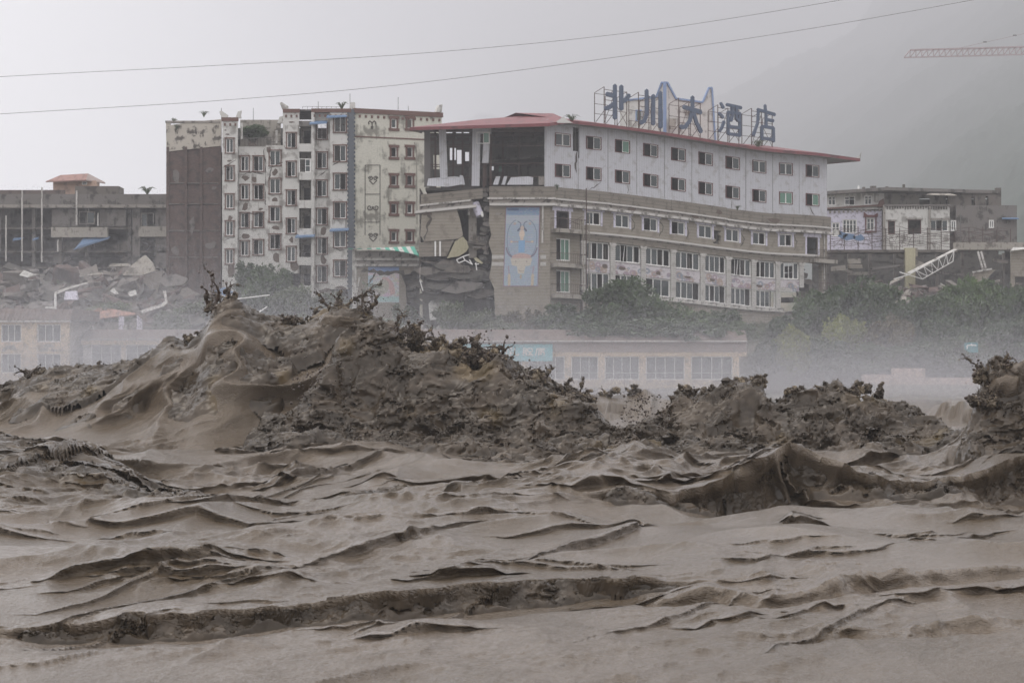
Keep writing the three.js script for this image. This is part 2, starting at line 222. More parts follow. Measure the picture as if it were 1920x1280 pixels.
function surface(x, d, out) { // fills out with the place of the water's skin over plan position (x, d)
  let h = level(d), churn = 0, lean = 0, torn = 0;
  h += 0.22 * noise(x * 0.11 + 3, d * 0.13, 1.5) * smooth(20, 34, d);
  const m1 = noise(x * 0.24 + d * 0.1 + 7, d * 0.15 - x * 0.08, 5.5), m2 = noise(x * 0.46 - d * 0.16, d * 0.3 + x * 0.15, 6.5);
  const mid = 1.6 * (0.15 * (0.35 - Math.abs(m1)) * 2 + (0.08 * (0.35 - Math.abs(m2)) * 2 + 0.07 * m2) * smooth(-0.3, 0.3, noise(x * 0.2 + 60, d * 0.17, 9))) * smooth(22, 40, d);
  h += mid; lean += mid * 0.6;
  h += 0.3 * smooth(75, 110, d) * noise(x * 0.16, d * 0.12, 8.5);
  for (const c of bucket(x)) {
    if (x < c.lo - 1 || x > c.hi + 1) continue;
    const dc = d - c.depth(x); if (dc < -c.wf * 7 - 5 || dc > c.wb * 9) continue;
    const edge = smooth(c.lo - 0.6, c.lo + (c.hi - c.lo) * (c.fade ?? 0.12), x) * smooth(c.hi + 0.6, c.hi - (c.hi - c.lo) * 0.12, x);
    const hc = c.rise ? h + c.rise(x) : c.height(x), p = dc < 0 ? Math.exp(-((dc / c.wf) ** 2)) : 1 / (1 + (dc / c.wb) ** 2);
    const up = Math.max(0, hc - h) * p * edge;
    h += up;
    if (c.trough && dc < 0) h -= c.trough * edge * Math.exp(-(((dc + (c.tw ?? c.wf * 2.6) * 1.15) / (c.tw ?? c.wf * 2.6)) ** 2));
    lean += c.lip * (c.wave ? 0.55 + 1.1 * noise(x * 1.4 + 3, 2, 70) + 0.6 * noise(x * 4.5, 5, 71) : 1) * edge * Math.exp(-((dc / (c.wf * 0.8)) ** 2)) * (dc < 0 ? 1 : Math.exp(-dc * 1.5 / c.wb));
    const m = c.rough * edge * across(c, dc);
    if (c.cell) torn = Math.max(torn, m); else if (m > churn) churn = m;
  }
  // patches where the crest's churn thins out
  churn *= 0.75 + 0.9 * smooth(-0.25, 0.35, noise(x * 0.5 + 20, d * 0.4, 3.3));
  const tall = smooth(1.1, 2.4, h), dd = d + 1.25 * h; // folds follow the slope, not the plan
  const wx = x + (0.35 + 0.5 * tall) * noise(x * 0.6, dd * 0.5, 12), wd = dd + (0.35 + 0.5 * tall) * noise(x * 0.6 + 9, dd * 0.5, 15);
  const sx = wx * 0.86 - wd * 0.34, sd = wx * 0.34 + wd * 0.5; // the flow runs aslant
  const calm = smooth(-0.35, 0.3, noise(x * 0.22 + 40, d * 0.2, 2.2));
  const r1 = 1 - Math.abs(noise(sx * 0.55, sd * 0.3, 21)) * 2, r2 = 1 - Math.abs(noise(sx * 1.3 + 5, sd * 0.7, 22)) * 2, r3 = 1 - Math.abs(noise(sx * 3.1, sd * 1.7 + 4, 23)) * 2, r4 = noise(sx * 7.2, sd * 4.2, 24), r5 = noise(x * 17, dd * 11, 25);
  let detail = 0.085 * (r1 * r1 * Math.sign(r1)) + (0.04 * r2 * Math.abs(r2) + 0.02 * r3 * Math.abs(r3) + 0.012 * r4 * (1 - 0.35 * tall) + 0.005 * r5 * smooth(46, 30, d)) * (0.12 + 1.15 * calm * calm);
  detail *= lerp(0.8, 1.9, smooth(24, 55, d)) * (1 + churn * 2) * (1 + 1.1 * tall);
  h += detail;
  let ox = 0, oy = 0, od = -lean - Math.max(-0.8, Math.min(0.8, detail * 2.2));
  const fine = Math.min(churn, 0.05); if (fine > 0.002) { const f = 3.2; ox += fine * noise(x * f, h * f, d * f) * 1.2; oy += fine * noise(x * f + 9, h * f, d * f + 5); od -= fine * (noise(x * f, h * f + 7, d * f + 9) * 2 + noise(x * 7, h * 5, d * 7) * 0.8); }
  out.h = h; out.torn = torn; h -= torn * 1.2; od += torn * 1.9;
  out.x = x + ox; out.y = h + oy; out.z = -(d + od); out.churn = churn; out.lean = lean;
  return out;
}
const mud = new THREE.MeshPhysicalMaterial({ color: 0xffffff, vertexColors: true, roughness: 0.15, ior: 1.38, specularIntensity: 1 });
mud.bumpMap = texture(512, 0.9, (u, v) => 0.5 + 0.34 * (0.6 - Math.abs(tile(u, v, 9, 3, 2)) * 1.6) + 0.15 * tile(u, v, 34, 2, 6), false);
mud.bumpScale = 0.02;
{
  const spans = [[4, 18, 20], [18, 26, 90], [26, 31, 170], [31, 43, 170], [43, 47.5, 150], [47.5, 56, 100], [56, 66.5, 270], [66.5, 76, 40], [76, 130, 60], [130, 260, 40]], ds = [];
  for (const [a, b, n] of spans) for (let k = 0; k < n; k++) ds.push(lerp(a, b, k / n));
  ds.push(260);
  const side = [], N = 650; // columns: even over the view and a margin, then wider and wider
  for (let i = 0; i <= N; i++) side.push(lerp(-1, 1, i / N) * 0.245);
  for (const e of [0.27, 0.31, 0.38, 0.5, 0.8, 1.4]) { side.push(e); side.unshift(-e); }
  const nx = side.length, nz = ds.length, pos = new Float32Array(nx * nz * 3), col = new Float32Array(nx * nz * 3), uv = new Float32Array(nx * nz * 2), o = {};
  for (let j = 0; j < nz; j++) for (let i = 0; i < nx; i++) {
    const d = ds[j], x = side[i] * (d + 2), k = j * nx + i;
    surface(x, d, o);
    pos.set([o.x, o.y, o.z], k * 3); uv.set([x, d + o.y * 1.5], k * 2);
    // silt: greyer and browner bands that drift with the flow
    const n = noise(x * 0.35, d * 0.18, 31) + 0.5 * noise(x * 1.3, d * 0.7, 33) + 0.3 * noise(x * 5, d * 2.5, 34), t = smooth(-0.5, 0.7, n);
    col.set([lerp(0.086, 0.124, t), lerp(0.064, 0.097, t), lerp(0.042, 0.072, t)], k * 3);
  }
  const index = new Uint32Array((nx - 1) * (nz - 1) * 6); let q = 0;
  for (let j = 0; j < nz - 1; j++) for (let i = 0; i < nx - 1; i++) { const a = j * nx + i, b = a + 1, c = a + nx, e = c + 1; index[q++] = a; index[q++] = b; index[q++] = e; index[q++] = a; index[q++] = e; index[q++] = c; }
  const g = new THREE.BufferGeometry();
  g.setAttribute('position', new THREE.BufferAttribute(pos, 3)); g.setAttribute('uv', new THREE.BufferAttribute(uv, 2)); g.setAttribute('color', new THREE.BufferAttribute(col, 3)); g.setIndex(new THREE.BufferAttribute(index, 1)); g.computeVertexNormals();
  const m = lit(new THREE.Mesh(g, mud)); m.name = 'river_water'; scene.add(m);
  tag(m, 'muddy brown flood water with breaking waves', 'river', null, 'structure');
}


// the breaking parts of the waves: torn, overhanging water meshed from a field (surface nets)
function brk(c) {
  const cell = c.cell, lo = [c.lo - 0.3, 0, 0], hi = [c.hi + 0.3, 0, 0], o = {};
  lo[0] = Math.max(lo[0], -14.5); hi[0] = Math.min(hi[0], 13.5);
  let dmin = 1e9, dmax = 0, ymax = -9, ymin = 9;
  for (let x = lo[0]; x <= hi[0]; x += 0.2) { const d = c.depth(x); dmin = Math.min(dmin, d - c.band * 1.95); dmax = Math.max(dmax, d + c.band * 0.8); }
  const nx = Math.ceil((hi[0] - lo[0]) / cell) + 1, nz = Math.ceil((dmax - dmin) / cell) + 1, H = new Float32Array(nx * nz), Mk = new Float32Array(nx * nz), Ln = new Float32Array(nx * nz);
  for (let k = 0; k < nz; k++) for (let i = 0; i < nx; i++) {
    const x = lo[0] + i * cell, d = dmin + k * cell, dc = d - c.depth(x), q = k * nx + i;
    const edge = smooth(c.lo - 0.3, c.lo + (c.hi - c.lo) * (c.fade ?? 0.1), x) * smooth(c.hi + 0.3, c.hi - (c.hi - c.lo) * 0.1, x);
    let m = edge * across(c, dc);
    if (m > 0 && c.patchy) m *= lerp(1, smooth(-0.12, 0.22, noise(x * 0.45 - d * 0.3, d * 0.55 + x * 0.25, 81) + 0.5 * noise(x * 1.1, d * 1.1, 82)), smooth(-0.5, -1.6, dc));
    if (m > 0) m = smooth(0, 1, m * (0.66 + 0.75 * noise(x * 0.6, d * 0.5, 44) + 0.35 * noise(x * 1.7, d * 1.4, 45)) * 1.25);
    Mk[q] = m; if (m < 0.03) { H[q] = -99; continue; }
    surface(x, d, o); H[q] = o.h; Ln[q] = o.lean; ymax = Math.max(ymax, o.h); ymin = Math.min(ymin, o.h);
  }
  const y0 = ymin - c.rough * 2.2 - cell * 2, ny = Math.ceil((ymax + c.rough * 2.6 - y0) / cell) + 2, F = new Float32Array(nx * ny * nz).fill(-1), fq = Math.pow(Math.min(4, Math.max(1, 0.4 / c.rough)), 0.8);
  const at2 = (i, k) => { const v = H[Math.min(nz - 1, Math.max(0, k)) * nx + i]; return v < -9 ? H[0] < -9 ? ymin : H[0] : v; };
  for (let k = 0; k < nz; k++) for (let i = 0; i < nx; i++) {
    const q = k * nx + i, m = Mk[q]; if (m < 0.03) continue;
    const x = lo[0] + i * cell, d = dmin + k * cell, steep = Math.min(2.2, Math.sqrt(1 + ((at2(i, k + 1) - at2(i, k - 1)) / (2 * cell)) ** 2)), amp = c.rough * (0.25 + 0.75 * m) * steep, base = H[q] + lerp(-c.rough * 1.2 - 0.05, c.rough * 0.25, smooth(0, 0.55, m));
    for (let j = 0; j < ny; j++) {
      const y = y0 + j * cell, s = (base - y) / amp; let f;
      if (s > 1.7) f = 1; else if (s < -1.7) f = -1; else {
        const X = (x * 0.9 + y * 0.25) * fq * 0.8, Y = (y * 0.97 - x * 0.22) * fq * 1.15, Z = d * fq; // strung out along the flow
        const a = noise(X * 0.9, Y * 0.9, Z * 0.9 + 3), b = noise(X * 0.9 + 17, Y * 0.9 + 4, Z * 0.9), e = noise(X * 1.9 + 5, Y * 1.9, Z * 1.9 + 8);
        const u = X + 0.55 * a + 0.22 * e, v = Y + 0.55 * b - 0.22 * e, w = Z + 0.5 * (a - b);
        const n2 = noise(u * 2.1, v * 2.1, w * 2.1), n3 = noise(u * 4.6 + 9, v * 4.6, w * 4.6), n4 = noise(u * 9.5, v * 9.5 + 3, w * 9.5);
        f = s + a * 0.85 + n2 * 0.8 + (0.22 - Math.abs(n3)) * 0.95 + (0.2 - Math.abs(n4)) * 0.7 + noise(X * 19, Y * 19, Z * 19) * 0.22 - 0.1;
      }
      F[(k * ny + j) * nx + i] = f;
    }
  }
  // naive surface nets
  const id = new Int32Array(nx * ny * nz).fill(-1), pos = [], idx = [], at3 = (i, j, k) => (k * ny + j) * nx + i;
  for (let k = 0; k < nz - 1; k++) for (let j = 0; j < ny - 1; j++) for (let i = 0; i < nx - 1; i++) {
    if (H[k * nx + i] < -9) continue;
    const b = at3(i, j, k); let mask = 0, cx = 0, cy = 0, cz = 0, n = 0;
    const g = [F[b], F[b + 1], F[b + nx], F[b + nx + 1], F[b + nx * ny], F[b + nx * ny + 1], F[b + nx * ny + nx], F[b + nx * ny + nx + 1]];
    for (let q = 0; q < 8; q++) if (g[q] > 0) mask |= 1 << q;
    if (mask === 0 || mask === 255) continue;
    for (let q = 0; q < 8; q++) for (let ax = 0; ax < 3; ax++) { const w = q | (1 << ax); if (w === q) continue; if ((g[q] > 0) === (g[w] > 0)) continue; const t = g[q] / (g[q] - g[w]); cx += (q & 1) + (ax === 0 ? t : 0); cy += ((q >> 1) & 1) + (ax === 1 ? t : 0); cz += ((q >> 2) & 1) + (ax === 2 ? t : 0); n++; }
    id[b] = pos.length / 3; pos.push(lo[0] + (i + cx / n) * cell, y0 + (j + cy / n) * cell, -(dmin + (k + cz / n) * cell - Ln[k * nx + i]));
  }
  const face = (a, b, cc, d, flip) => { if (a < 0 || b < 0 || cc < 0 || d < 0) return; if (flip) idx.push(a, cc, b, a, d, cc); else idx.push(a, b, cc, a, cc, d); };
  for (let k = 1; k < nz - 1; k++) for (let j = 1; j < ny - 1; j++) for (let i = 1; i < nx - 1; i++) {
    const b = at3(i, j, k), s = F[b] > 0;
    if (s !== F[b + 1] > 0) face(id[b], id[b - nx], id[b - nx - nx * ny], id[b - nx * ny], s);
    if (s !== F[b + nx] > 0) face(id[b], id[b - nx * ny], id[b - 1 - nx * ny], id[b - 1], s);
    if (s !== F[b + nx * ny] > 0) face(id[b], id[b - 1], id[b - 1 - nx], id[b - nx], s);
  }
  const g = new THREE.BufferGeometry(); g.setAttribute('position', new THREE.Float32BufferAttribute(pos, 3)); g.setIndex(idx); g.computeVertexNormals();
  const col = new Float32Array(pos.length), uv = new Float32Array(pos.length / 3 * 2);
  for (let i = 0; i < pos.length; i += 3) { const t = smooth(-0.4, 0.6, noise(pos[i] * 1.4, pos[i + 1] * 1.4, pos[i + 2] * 1.4) + 0.6 * noise(pos[i] * 5, pos[i + 1] * 5, pos[i + 2] * 5)), y = (c.front ? 0 : 1) * smooth(0.3, 0.6, noise(pos[i] * 0.8 + 30, pos[i + 1] * 0.8, pos[i + 2] * 0.8)); col.set([lerp(0.038, 0.074, t) + y * 0.03, lerp(0.028, 0.056, t) + y * 0.018, lerp(0.018, 0.039, t)], i); uv.set([pos[i], pos[i + 1]], i / 3 * 2); }  // darker than the river's mud: shadows within the splash are put into the colour
  g.setAttribute('color', new THREE.BufferAttribute(col, 3)); g.setAttribute('uv', new THREE.BufferAttribute(uv, 2));
  const m = lit(new THREE.Mesh(g, shadedWater)); m.name = numbered('breaking_water'); scene.add(m); tag(m, c.label, 'wave', null, 'stuff');
  console.log('break', c.label, idx.length / 3);
}
const shadedWater = new THREE.MeshPhysicalMaterial({ color: 0xffffff, vertexColors: true, roughness: 0.26, ior: 1.34 });
for (const c of crests) if (c.cell) brk(c);
function lumpGeometry(sd, detail, arms) {
  const g = new THREE.IcosahedronGeometry(1, detail); g.deleteAttribute('uv'); g.deleteAttribute('normal');
  const m = mergeVerts(g), p = m.attributes.position, v = new THREE.Vector3();
  for (let i = 0; i < p.count; i++) { v.fromBufferAttribute(p, i); const n = noise(v.x * 1.5 + sd, v.y * 1.5, v.z * 1.5), q = noise(v.x * 3.4, v.y * 3.4 + sd, v.z * 3.4), k = 0.85 + arms * 0.45 * n + 0.3 * q + 0.15 * noise(v.x * 7, v.y * 7, v.z * 7 + sd); v.multiplyScalar(Math.max(0.4, k)); v.x *= 1.35; v.y *= 0.85; p.setXYZ(i, v.x, v.y, v.z); }
  m.computeVertexNormals(); return m;
}
function mergeVerts(g) { // weld a triangle soup
  const p = g.attributes.position, map = new Map(), pos = [], idx = [];
  for (let i = 0; i < p.count; i++) { const k = `${Math.round(p.getX(i) * 1e4)},${Math.round(p.getY(i) * 1e4)},${Math.round(p.getZ(i) * 1e4)}`; if (!map.has(k)) { map.set(k, pos.length / 3); pos.push(p.getX(i), p.getY(i), p.getZ(i)); } idx.push(map.get(k)); }
  const o = new THREE.BufferGeometry(); o.setAttribute('position', new THREE.Float32BufferAttribute(pos, 3)); o.setIndex(idx); return o;
}
const froth = new THREE.MeshPhysicalMaterial({ color: 0xffffff, roughness: 0.38, ior: 1.34 });
const frothShapes = [lumpGeometry(1, 8, 1.3), lumpGeometry(9, 8, 1.6), lumpGeometry(23, 8, 1.5), lumpGeometry(37, 8, 1.8)];
const frothLists = frothShapes.map(() => []);
// ---------- shared building materials ----------
const lines = (h, base, joint, metres, n, dirt, amount, sd, vertical = false) => texture(512, metres, (u, v) => { // fine coursing too small to pick apart
  const q = ((vertical ? u : v) * n) % 1, j = q < 0.16 ? 1 : 0, st = smooth(0.1, 0.8, tile(u, v, 5, 5, sd) + tile(u, v, 50, 2, sd + 3) * 0.3 + tile(u, v, 28, 2, sd + 5) * 0.3) * amount, g = 1 + 0.07 * tile(u, v, 70, 1, sd);
  const c = mix3(mix3(S(base), S(joint), j * 0.55), S(dirt), st); return [c[0] * g, c[1] * g, c[2] * g];
});
const M = {
  cladding: standard({ map: lines(0, 0xb9b9bd, 0x8e8e92, 4, 18, 0x85807a, 0.4, 2.2, true), roughness: 0.6 }),
  beige: standard({ map: lines(0, 0x8d867b, 0x6f6759, 4.2, 14, 0x6f675c, 0.55, 4.1) }),
  beigeDark: standard({ map: lines(0, 0x7d766c, 0x4f4a43, 4.2, 12, 0x544e46, 0.7, 6.1) }),
  whiteTile: standard({ map: lines(0, 0xb4b1ac, 0x7c7873, 2.4, 12, 0x7a746c, 0.5, 8.1) }),
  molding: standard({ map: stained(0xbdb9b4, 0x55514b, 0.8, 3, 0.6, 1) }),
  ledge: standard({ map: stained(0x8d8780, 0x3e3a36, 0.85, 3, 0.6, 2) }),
  concrete: standard({ map: stained(0x9a948b, 0x57524b, 0.8, 4, 0.6, 3) }),
  darkConcrete: standard({ map: stained(0x6f6a66, 0x35322f, 0.8, 5, 0.8, 4) }),
  ruin: standard({ map: stained(0x66605a, 0x37332f, 0.8, 5, 0.8, 14) }),
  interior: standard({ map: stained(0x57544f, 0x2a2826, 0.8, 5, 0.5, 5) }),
  plaster: standard({ map: stained(0xc2c0bb, 0x75706a, 0.65, 5, 0.7, 6) }),
  endWall: standard({ map: stained(0xc4c1b4, 0x77746a, 0.85, 9, 0.5, 7) }),
  brick: standard({ map: texture(512, 3.6, (u, v) => { const row = Math.floor(v * 44), q = v * 44 - row, p = (u * 15 + (row & 1) * 0.5) % 1, j = q < 0.14 || p < 0.06, n = noise(Math.floor(u * 15 + (row & 1) * 0.5) * 3.7, row * 2.3, 4); const c = mix3(S(0x4f413c), S(0x65514a), 0.5 + n); const st = smooth(0, 0.8, tile(u, v, 5, 5, 3)); return mix3(j ? S(0x585250) : c, S(0x3a3533), st * 0.6); }) }),
  patch: standard({ map: texture(256, 1.2, (u, v) => { const row = Math.floor(v * 15), q = v * 15 - row, p = (u * 5 + (row & 1) * 0.5) % 1; const c = mix3(S(0x564a42), S(0x74645a), 0.5 + 0.5 * noise(Math.floor(u * 5 + (row & 1) * 0.5) * 3.1, row * 1.7, 9)); return q < 0.15 || p < 0.07 ? S(0x4c4742) : c; }) }),
  redBrown: plain(0x64483f, 0.8), brownFrame: plain(0x5e2f2c, 0.6), red: standard({ map: stained(0x703639, 0x4c2b2d, 0.8, 5, 0.4, 8), roughness: 0.55 }), soffit: plain(0x8f8c8c), whiteFrame: plain(0xdedcd8, 0.45), blue: plain(0x7c90b0, 0.5), signBlue: standard({ map: stained(0x465468, 0x333d4b, 0.7, 1.5, 0.3, 9), roughness: 0.55 }), quoin: plain(0x4c535c), steel: plain(0x5a5654, 0.6), rust: plain(0x4c3c36, 0.8), wood: plain(0x5a4a3e), tarp: plain(0x5f7896, 0.6),
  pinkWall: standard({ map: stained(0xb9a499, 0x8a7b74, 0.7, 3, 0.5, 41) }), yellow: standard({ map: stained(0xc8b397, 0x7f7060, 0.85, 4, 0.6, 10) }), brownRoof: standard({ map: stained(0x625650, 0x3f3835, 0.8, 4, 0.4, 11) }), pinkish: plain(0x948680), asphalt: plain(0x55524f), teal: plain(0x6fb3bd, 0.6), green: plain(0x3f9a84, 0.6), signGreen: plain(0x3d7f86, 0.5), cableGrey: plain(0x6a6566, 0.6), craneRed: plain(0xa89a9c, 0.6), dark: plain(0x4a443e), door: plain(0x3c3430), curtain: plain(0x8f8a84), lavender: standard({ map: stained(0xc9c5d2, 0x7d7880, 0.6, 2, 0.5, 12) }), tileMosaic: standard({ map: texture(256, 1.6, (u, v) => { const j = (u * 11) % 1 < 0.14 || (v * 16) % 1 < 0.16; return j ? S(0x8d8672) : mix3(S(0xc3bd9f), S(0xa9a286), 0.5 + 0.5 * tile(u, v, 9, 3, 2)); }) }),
};
const glass = new THREE.MeshPhysicalMaterial({ color: 0x9fb2ae, roughness: 0.06, transmission: 0.82, ior: 1.5 });
const greenGlass = new THREE.MeshPhysicalMaterial({ color: 0x76a890, roughness: 0.08, transmission: 0.55, ior: 1.5 });
const darkGlass = new THREE.MeshPhysicalMaterial({ color: 0x566464, roughness: 0.08, transmission: 0.7, ior: 1.5 });

// a window: the frame is the part; sashes and panes are its sub-parts
function windowUnit(W, parent, x, y, w, h, z, o = {}) {
  const t = o.t ?? 0.07, n = o.n ?? 2, frame = new Builder(W);
  frame.wall(x - w / 2, x + w / 2, y - h / 2, y + h / 2, z - 0.1, z + (o.proud ?? 0.02), [[x - w / 2 + t, x + w / 2 - t, y - h / 2 + t, y + h / 2 - t]]);
  const m = frame.build(o.name ?? 'window', o.frame ?? M.whiteFrame, parent);
  const iw = (w - 2 * t) / n, s = o.s ?? 0.055, y0 = y - h / 2 + t, y1 = y + h / 2 - t;
  for (let k = 0; k < n; k++) {
    if (o.open?.includes(k)) continue;
    const x0 = x - w / 2 + t + k * iw, x1 = x0 + iw, zz = z - 0.06 + (k & 1) * 0.03;
    const sash = new Builder(W); sash.wall(x0, x1, y0, y1, zz - 0.02, zz + 0.02, o.bar ? [[x0 + s, x1 - s, y0 + s, y0 + (y1 - y0) * o.bar], [x0 + s, x1 - s, y0 + (y1 - y0) * o.bar + s, y1 - s]] : [[x0 + s, x1 - s, y0 + s, y1 - s]]);
    sash.build('sash', o.sash ?? M.whiteFrame, m);
    if (!o.broken?.includes(k)) new Builder(W).box(x0 + s * 0.6, x1 - s * 0.6, y0 + s * 0.6, y1 - s * 0.6, zz - 0.004, zz + 0.004).build('pane', o.glass ?? glass, m);
  }
  return m;
}
// a jagged outline round (x, y)
function jagged(r, x, y, w, h, n = 9, rough = 0.35) { return Array.from({ length: n }, (_, k) => { const a = k / n * Math.PI * 2, q = 1 - rough + 2 * rough * r() * 0.8; return [x + Math.cos(a) * w / 2 * q, y + Math.sin(a) * h / 2 * q]; }); }
function crackPath(r, W, parent, pts, z, width = 0.07, name = 'painted_crack', mat = M.dark) { // a thin jagged strip on the wall, its dark colour painting a crack's shade
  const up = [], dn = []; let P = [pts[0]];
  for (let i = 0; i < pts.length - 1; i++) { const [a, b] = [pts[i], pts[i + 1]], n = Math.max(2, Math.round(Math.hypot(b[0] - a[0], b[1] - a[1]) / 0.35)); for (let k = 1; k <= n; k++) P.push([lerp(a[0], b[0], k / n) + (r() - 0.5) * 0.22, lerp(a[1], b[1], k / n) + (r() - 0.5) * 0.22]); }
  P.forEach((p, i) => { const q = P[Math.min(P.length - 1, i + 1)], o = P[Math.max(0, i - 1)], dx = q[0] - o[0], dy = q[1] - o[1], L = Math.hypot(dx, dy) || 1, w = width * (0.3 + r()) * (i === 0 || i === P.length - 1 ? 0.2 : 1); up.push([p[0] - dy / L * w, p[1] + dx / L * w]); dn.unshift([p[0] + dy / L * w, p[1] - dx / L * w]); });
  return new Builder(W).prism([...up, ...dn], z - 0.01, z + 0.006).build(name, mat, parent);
}
// ---------- the hotel ----------
const hotel = thing('hotel_building', 'damaged hotel with white upper floors, beige lower floors and thin red roof', 'hotel');
const HC = [3.25, 250], HE = [32.2, 272], HL = Math.hypot(HE[0] - HC[0], HE[1] - HC[1]), HA = Math.asin((HE[1] - HC[1]) / HL);
hotel.position.set(HC[0], 6.5, -HC[1]);
const TOP = 24.68; // world height of the upper row of windows at the corner; heights on the hotel are measured from there
const sag = curve([[0, 0], [0.25 * HL, 0.1], [0.45 * HL, -0.02], [0.74 * HL, -0.23], [0.94 * HL, 0], [HL, 0.03], [HL + 4, 0.1]]);
const HW = (x, y, z) => { const c = Math.cos(HA), s = Math.sin(HA); return [x * c + z * s, y + TOP - 6.5 - 0.0442 * x + sag(x), -x * s + z * c]; }; // the long front, settled and sagging
const HWworld = (x, y, z) => { const w = HW(x, y, z); return new THREE.Vector3(w[0] + HC[0], w[1] + 6.5, w[2] - HC[1]); };
const along = (px) => { const k = (px - 960) / FOCAL; return (k * HC[1] - HC[0]) / ((HE[0] - HC[0]) - (HE[1] - HC[1]) * k) * HL; };
const winPx = [1055, 1113, 1167, 1220, 1272, 1323, 1374, 1424, 1474, 1524], winX = winPx.map(along);
{
  const W = HW, r = rng(61), H = hotel;
  // upper two storeys: one panel of sheet cladding to each bay
  const edges = [0.05, ...winX.slice(0, -1).map((x, i) => (x + winX[i + 1]) / 2), HL];
  winX.forEach((x, i) => {
    const holes = [[x - 0.92, x + 0.92, -0.62, 0.62], [x - 0.92, x + 0.92, -3.54, -2.3]], z = (i % 3) * 0.012;
    if (i === 0) holes.push([edges[1] - 0.62, edges[1], -0.95, 1.3]);
    if (i === 1) holes.push([edges[1], edges[1] + 0.15, -1.6, 1.3]);
    new Builder(W).wall(edges[i] + 0.008, edges[i + 1] - 0.008, -4.55 + (r() - 0.5) * 0.05, 1.8, -0.06, z, holes, 1).build('cladding_panel', M.cladding, H);
    for (const [row, yc] of [[0, 0], [1, -2.92]]) {
      const right = r() < 0.85, missing = (row === 0 && i === 8), m = windowUnit(W, H, x, yc, 1.84, 1.24, 0.03, { frame: M.brownFrame, sash: M.whiteFrame, t: 0.06, open: missing ? [] : (row === 1 && i === 8) || (row === 1 && i === 6 && false) ? [] : r() < 0.8 ? [0] : [], proud: 0.06, glass: (row === 1 && i >= 8) || r() < 0.12 ? greenGlass : darkGlass });
      if (right && r() < 0.5) new Builder(W).box(x - 0.8, x - 0.72 + r() * 0.5, yc - 0.5, yc + 0.5, -0.5, -0.48).build('curtain', M.curtain, m);
    }
    if (i > 0) new Builder(W).box(edges[i] - 0.02, edges[i] + 0.02, -4.4, 1.75, 0.03, 0.045, 1).build('cover_strip', M.soffit, H);
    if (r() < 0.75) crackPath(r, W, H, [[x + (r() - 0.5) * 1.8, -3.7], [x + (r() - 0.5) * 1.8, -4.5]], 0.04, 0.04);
  });
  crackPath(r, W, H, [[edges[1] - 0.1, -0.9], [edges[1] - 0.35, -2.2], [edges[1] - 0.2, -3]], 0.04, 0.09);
  // parapet and cornice, in lengths that have shifted against each other
  const lengths = [0, 7.6, 15.2, 22.4, 29, HL + 0.3];
  for (let k = 0; k < 5; k++) {
    const a = lengths[k] + 0.01, b = lengths[k + 1] - 0.01, dy = (r() - 0.5) * 0.06;
    new Builder(W).box(a, b, -5.6 + dy, -4.56 + dy, -0.3, 0.28, 5).build('parapet', M.beigeDark, H);
    new Builder(W).box(a, b, -5.76 + dy, -5.6 + dy, -0.3, 0.42, 5).build('parapet_coping', M.molding, H);
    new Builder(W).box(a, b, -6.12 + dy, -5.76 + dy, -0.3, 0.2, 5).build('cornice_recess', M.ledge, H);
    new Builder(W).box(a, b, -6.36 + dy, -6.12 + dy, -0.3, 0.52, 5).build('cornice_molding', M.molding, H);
  }
  for (const [px, v] of [[1345, -5.1], [1448, -5.25], [1300, -5.85], [1182, -5.9]]) { const s = along(px); new Builder(W).prism(jagged(r, s, v, 0.7 + r(), 0.5, 9), 0.27, 0.3).build('broken_patch', M.patch, H); }
  // third row: tiled wall with windows under faded painted heads
  const doors = new Set([0, 9]), row3 = winX.map((x, i) => doors.has(i) ? [x - 0.75, x + 0.75, -8.45, -6.75] : [x - 0.85, x + 0.85, -7.8, -6.55]);
  const gap = [along(1338), along(1352), -8.2, -6.9];
  new Builder(W).wall(0.3, HL, -8.5, -6.36, -0.3, 0, [...row3, gap], 2.4).build('third_floor_wall', M.beige, H);
  for (const [dx, dy, w, h] of [[-0.45, -0.3, 0.5, 0.5], [0.42, 0.35, 0.5, 0.4], [0.4, -0.5, 0.4, 0.4]]) new Builder(W).prism(jagged(r, (gap[0] + gap[1]) / 2 + dx, -7.55 + dy, w, h, 7, 0.4), -0.25, 0.03).build('torn_edge', M.beige, H);
  row3.forEach(([a, b, c, d], i) => {
    const x = (a + b) / 2, w = b - a, top = d + 0.14, out = [[a - 0.5, top - 0.1], [a - 0.42, top + 0.34]];
    for (let k = 0; k <= 8; k++) out.push([a - 0.3 + (w + 0.6) * k / 8, top + 0.3 + (k % 2 ? 0.06 : 0.12)]);
    out.push([b + 0.42, top + 0.34], [b + 0.5, top - 0.1]);
    new Builder(W).prism(out, 0.002, 0.05).build('painted_window_head', M.lavender, H);
    for (const q of [a - 0.25, b + 0.02]) new Builder(W).box(q, q + 0.23, c - 0.05, top - 0.1, 0.002, 0.035).build('painted_window_side', M.lavender, H);
    if (!doors.has(i)) windowUnit(W, H, x, (c + d) / 2, w, d - c, -0.04, { t: 0.05, s: 0.05, glass: darkGlass, broken: r() < 0.5 ? [Math.floor(r() * 2)] : [], open: i === 4 || i === 3 ? [0] : [] });
    else new Builder(W).wall(a, b, c, d, -0.2, -0.12, [[a + 0.09, b - 0.09, c, d - 0.09]]).build('door_frame', M.door, H);
  });
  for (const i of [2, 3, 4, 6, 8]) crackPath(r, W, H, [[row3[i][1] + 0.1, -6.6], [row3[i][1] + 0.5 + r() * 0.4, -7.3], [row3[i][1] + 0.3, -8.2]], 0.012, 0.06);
  // sill course and architrave over the big windows
  const lower0 = along(1092), lower1 = along(1506);
  new Builder(W).box(0.9, HL - 1.4, -8.68, -8.5, -0.3, 0.34, 14).build('sill_course', M.molding, H);
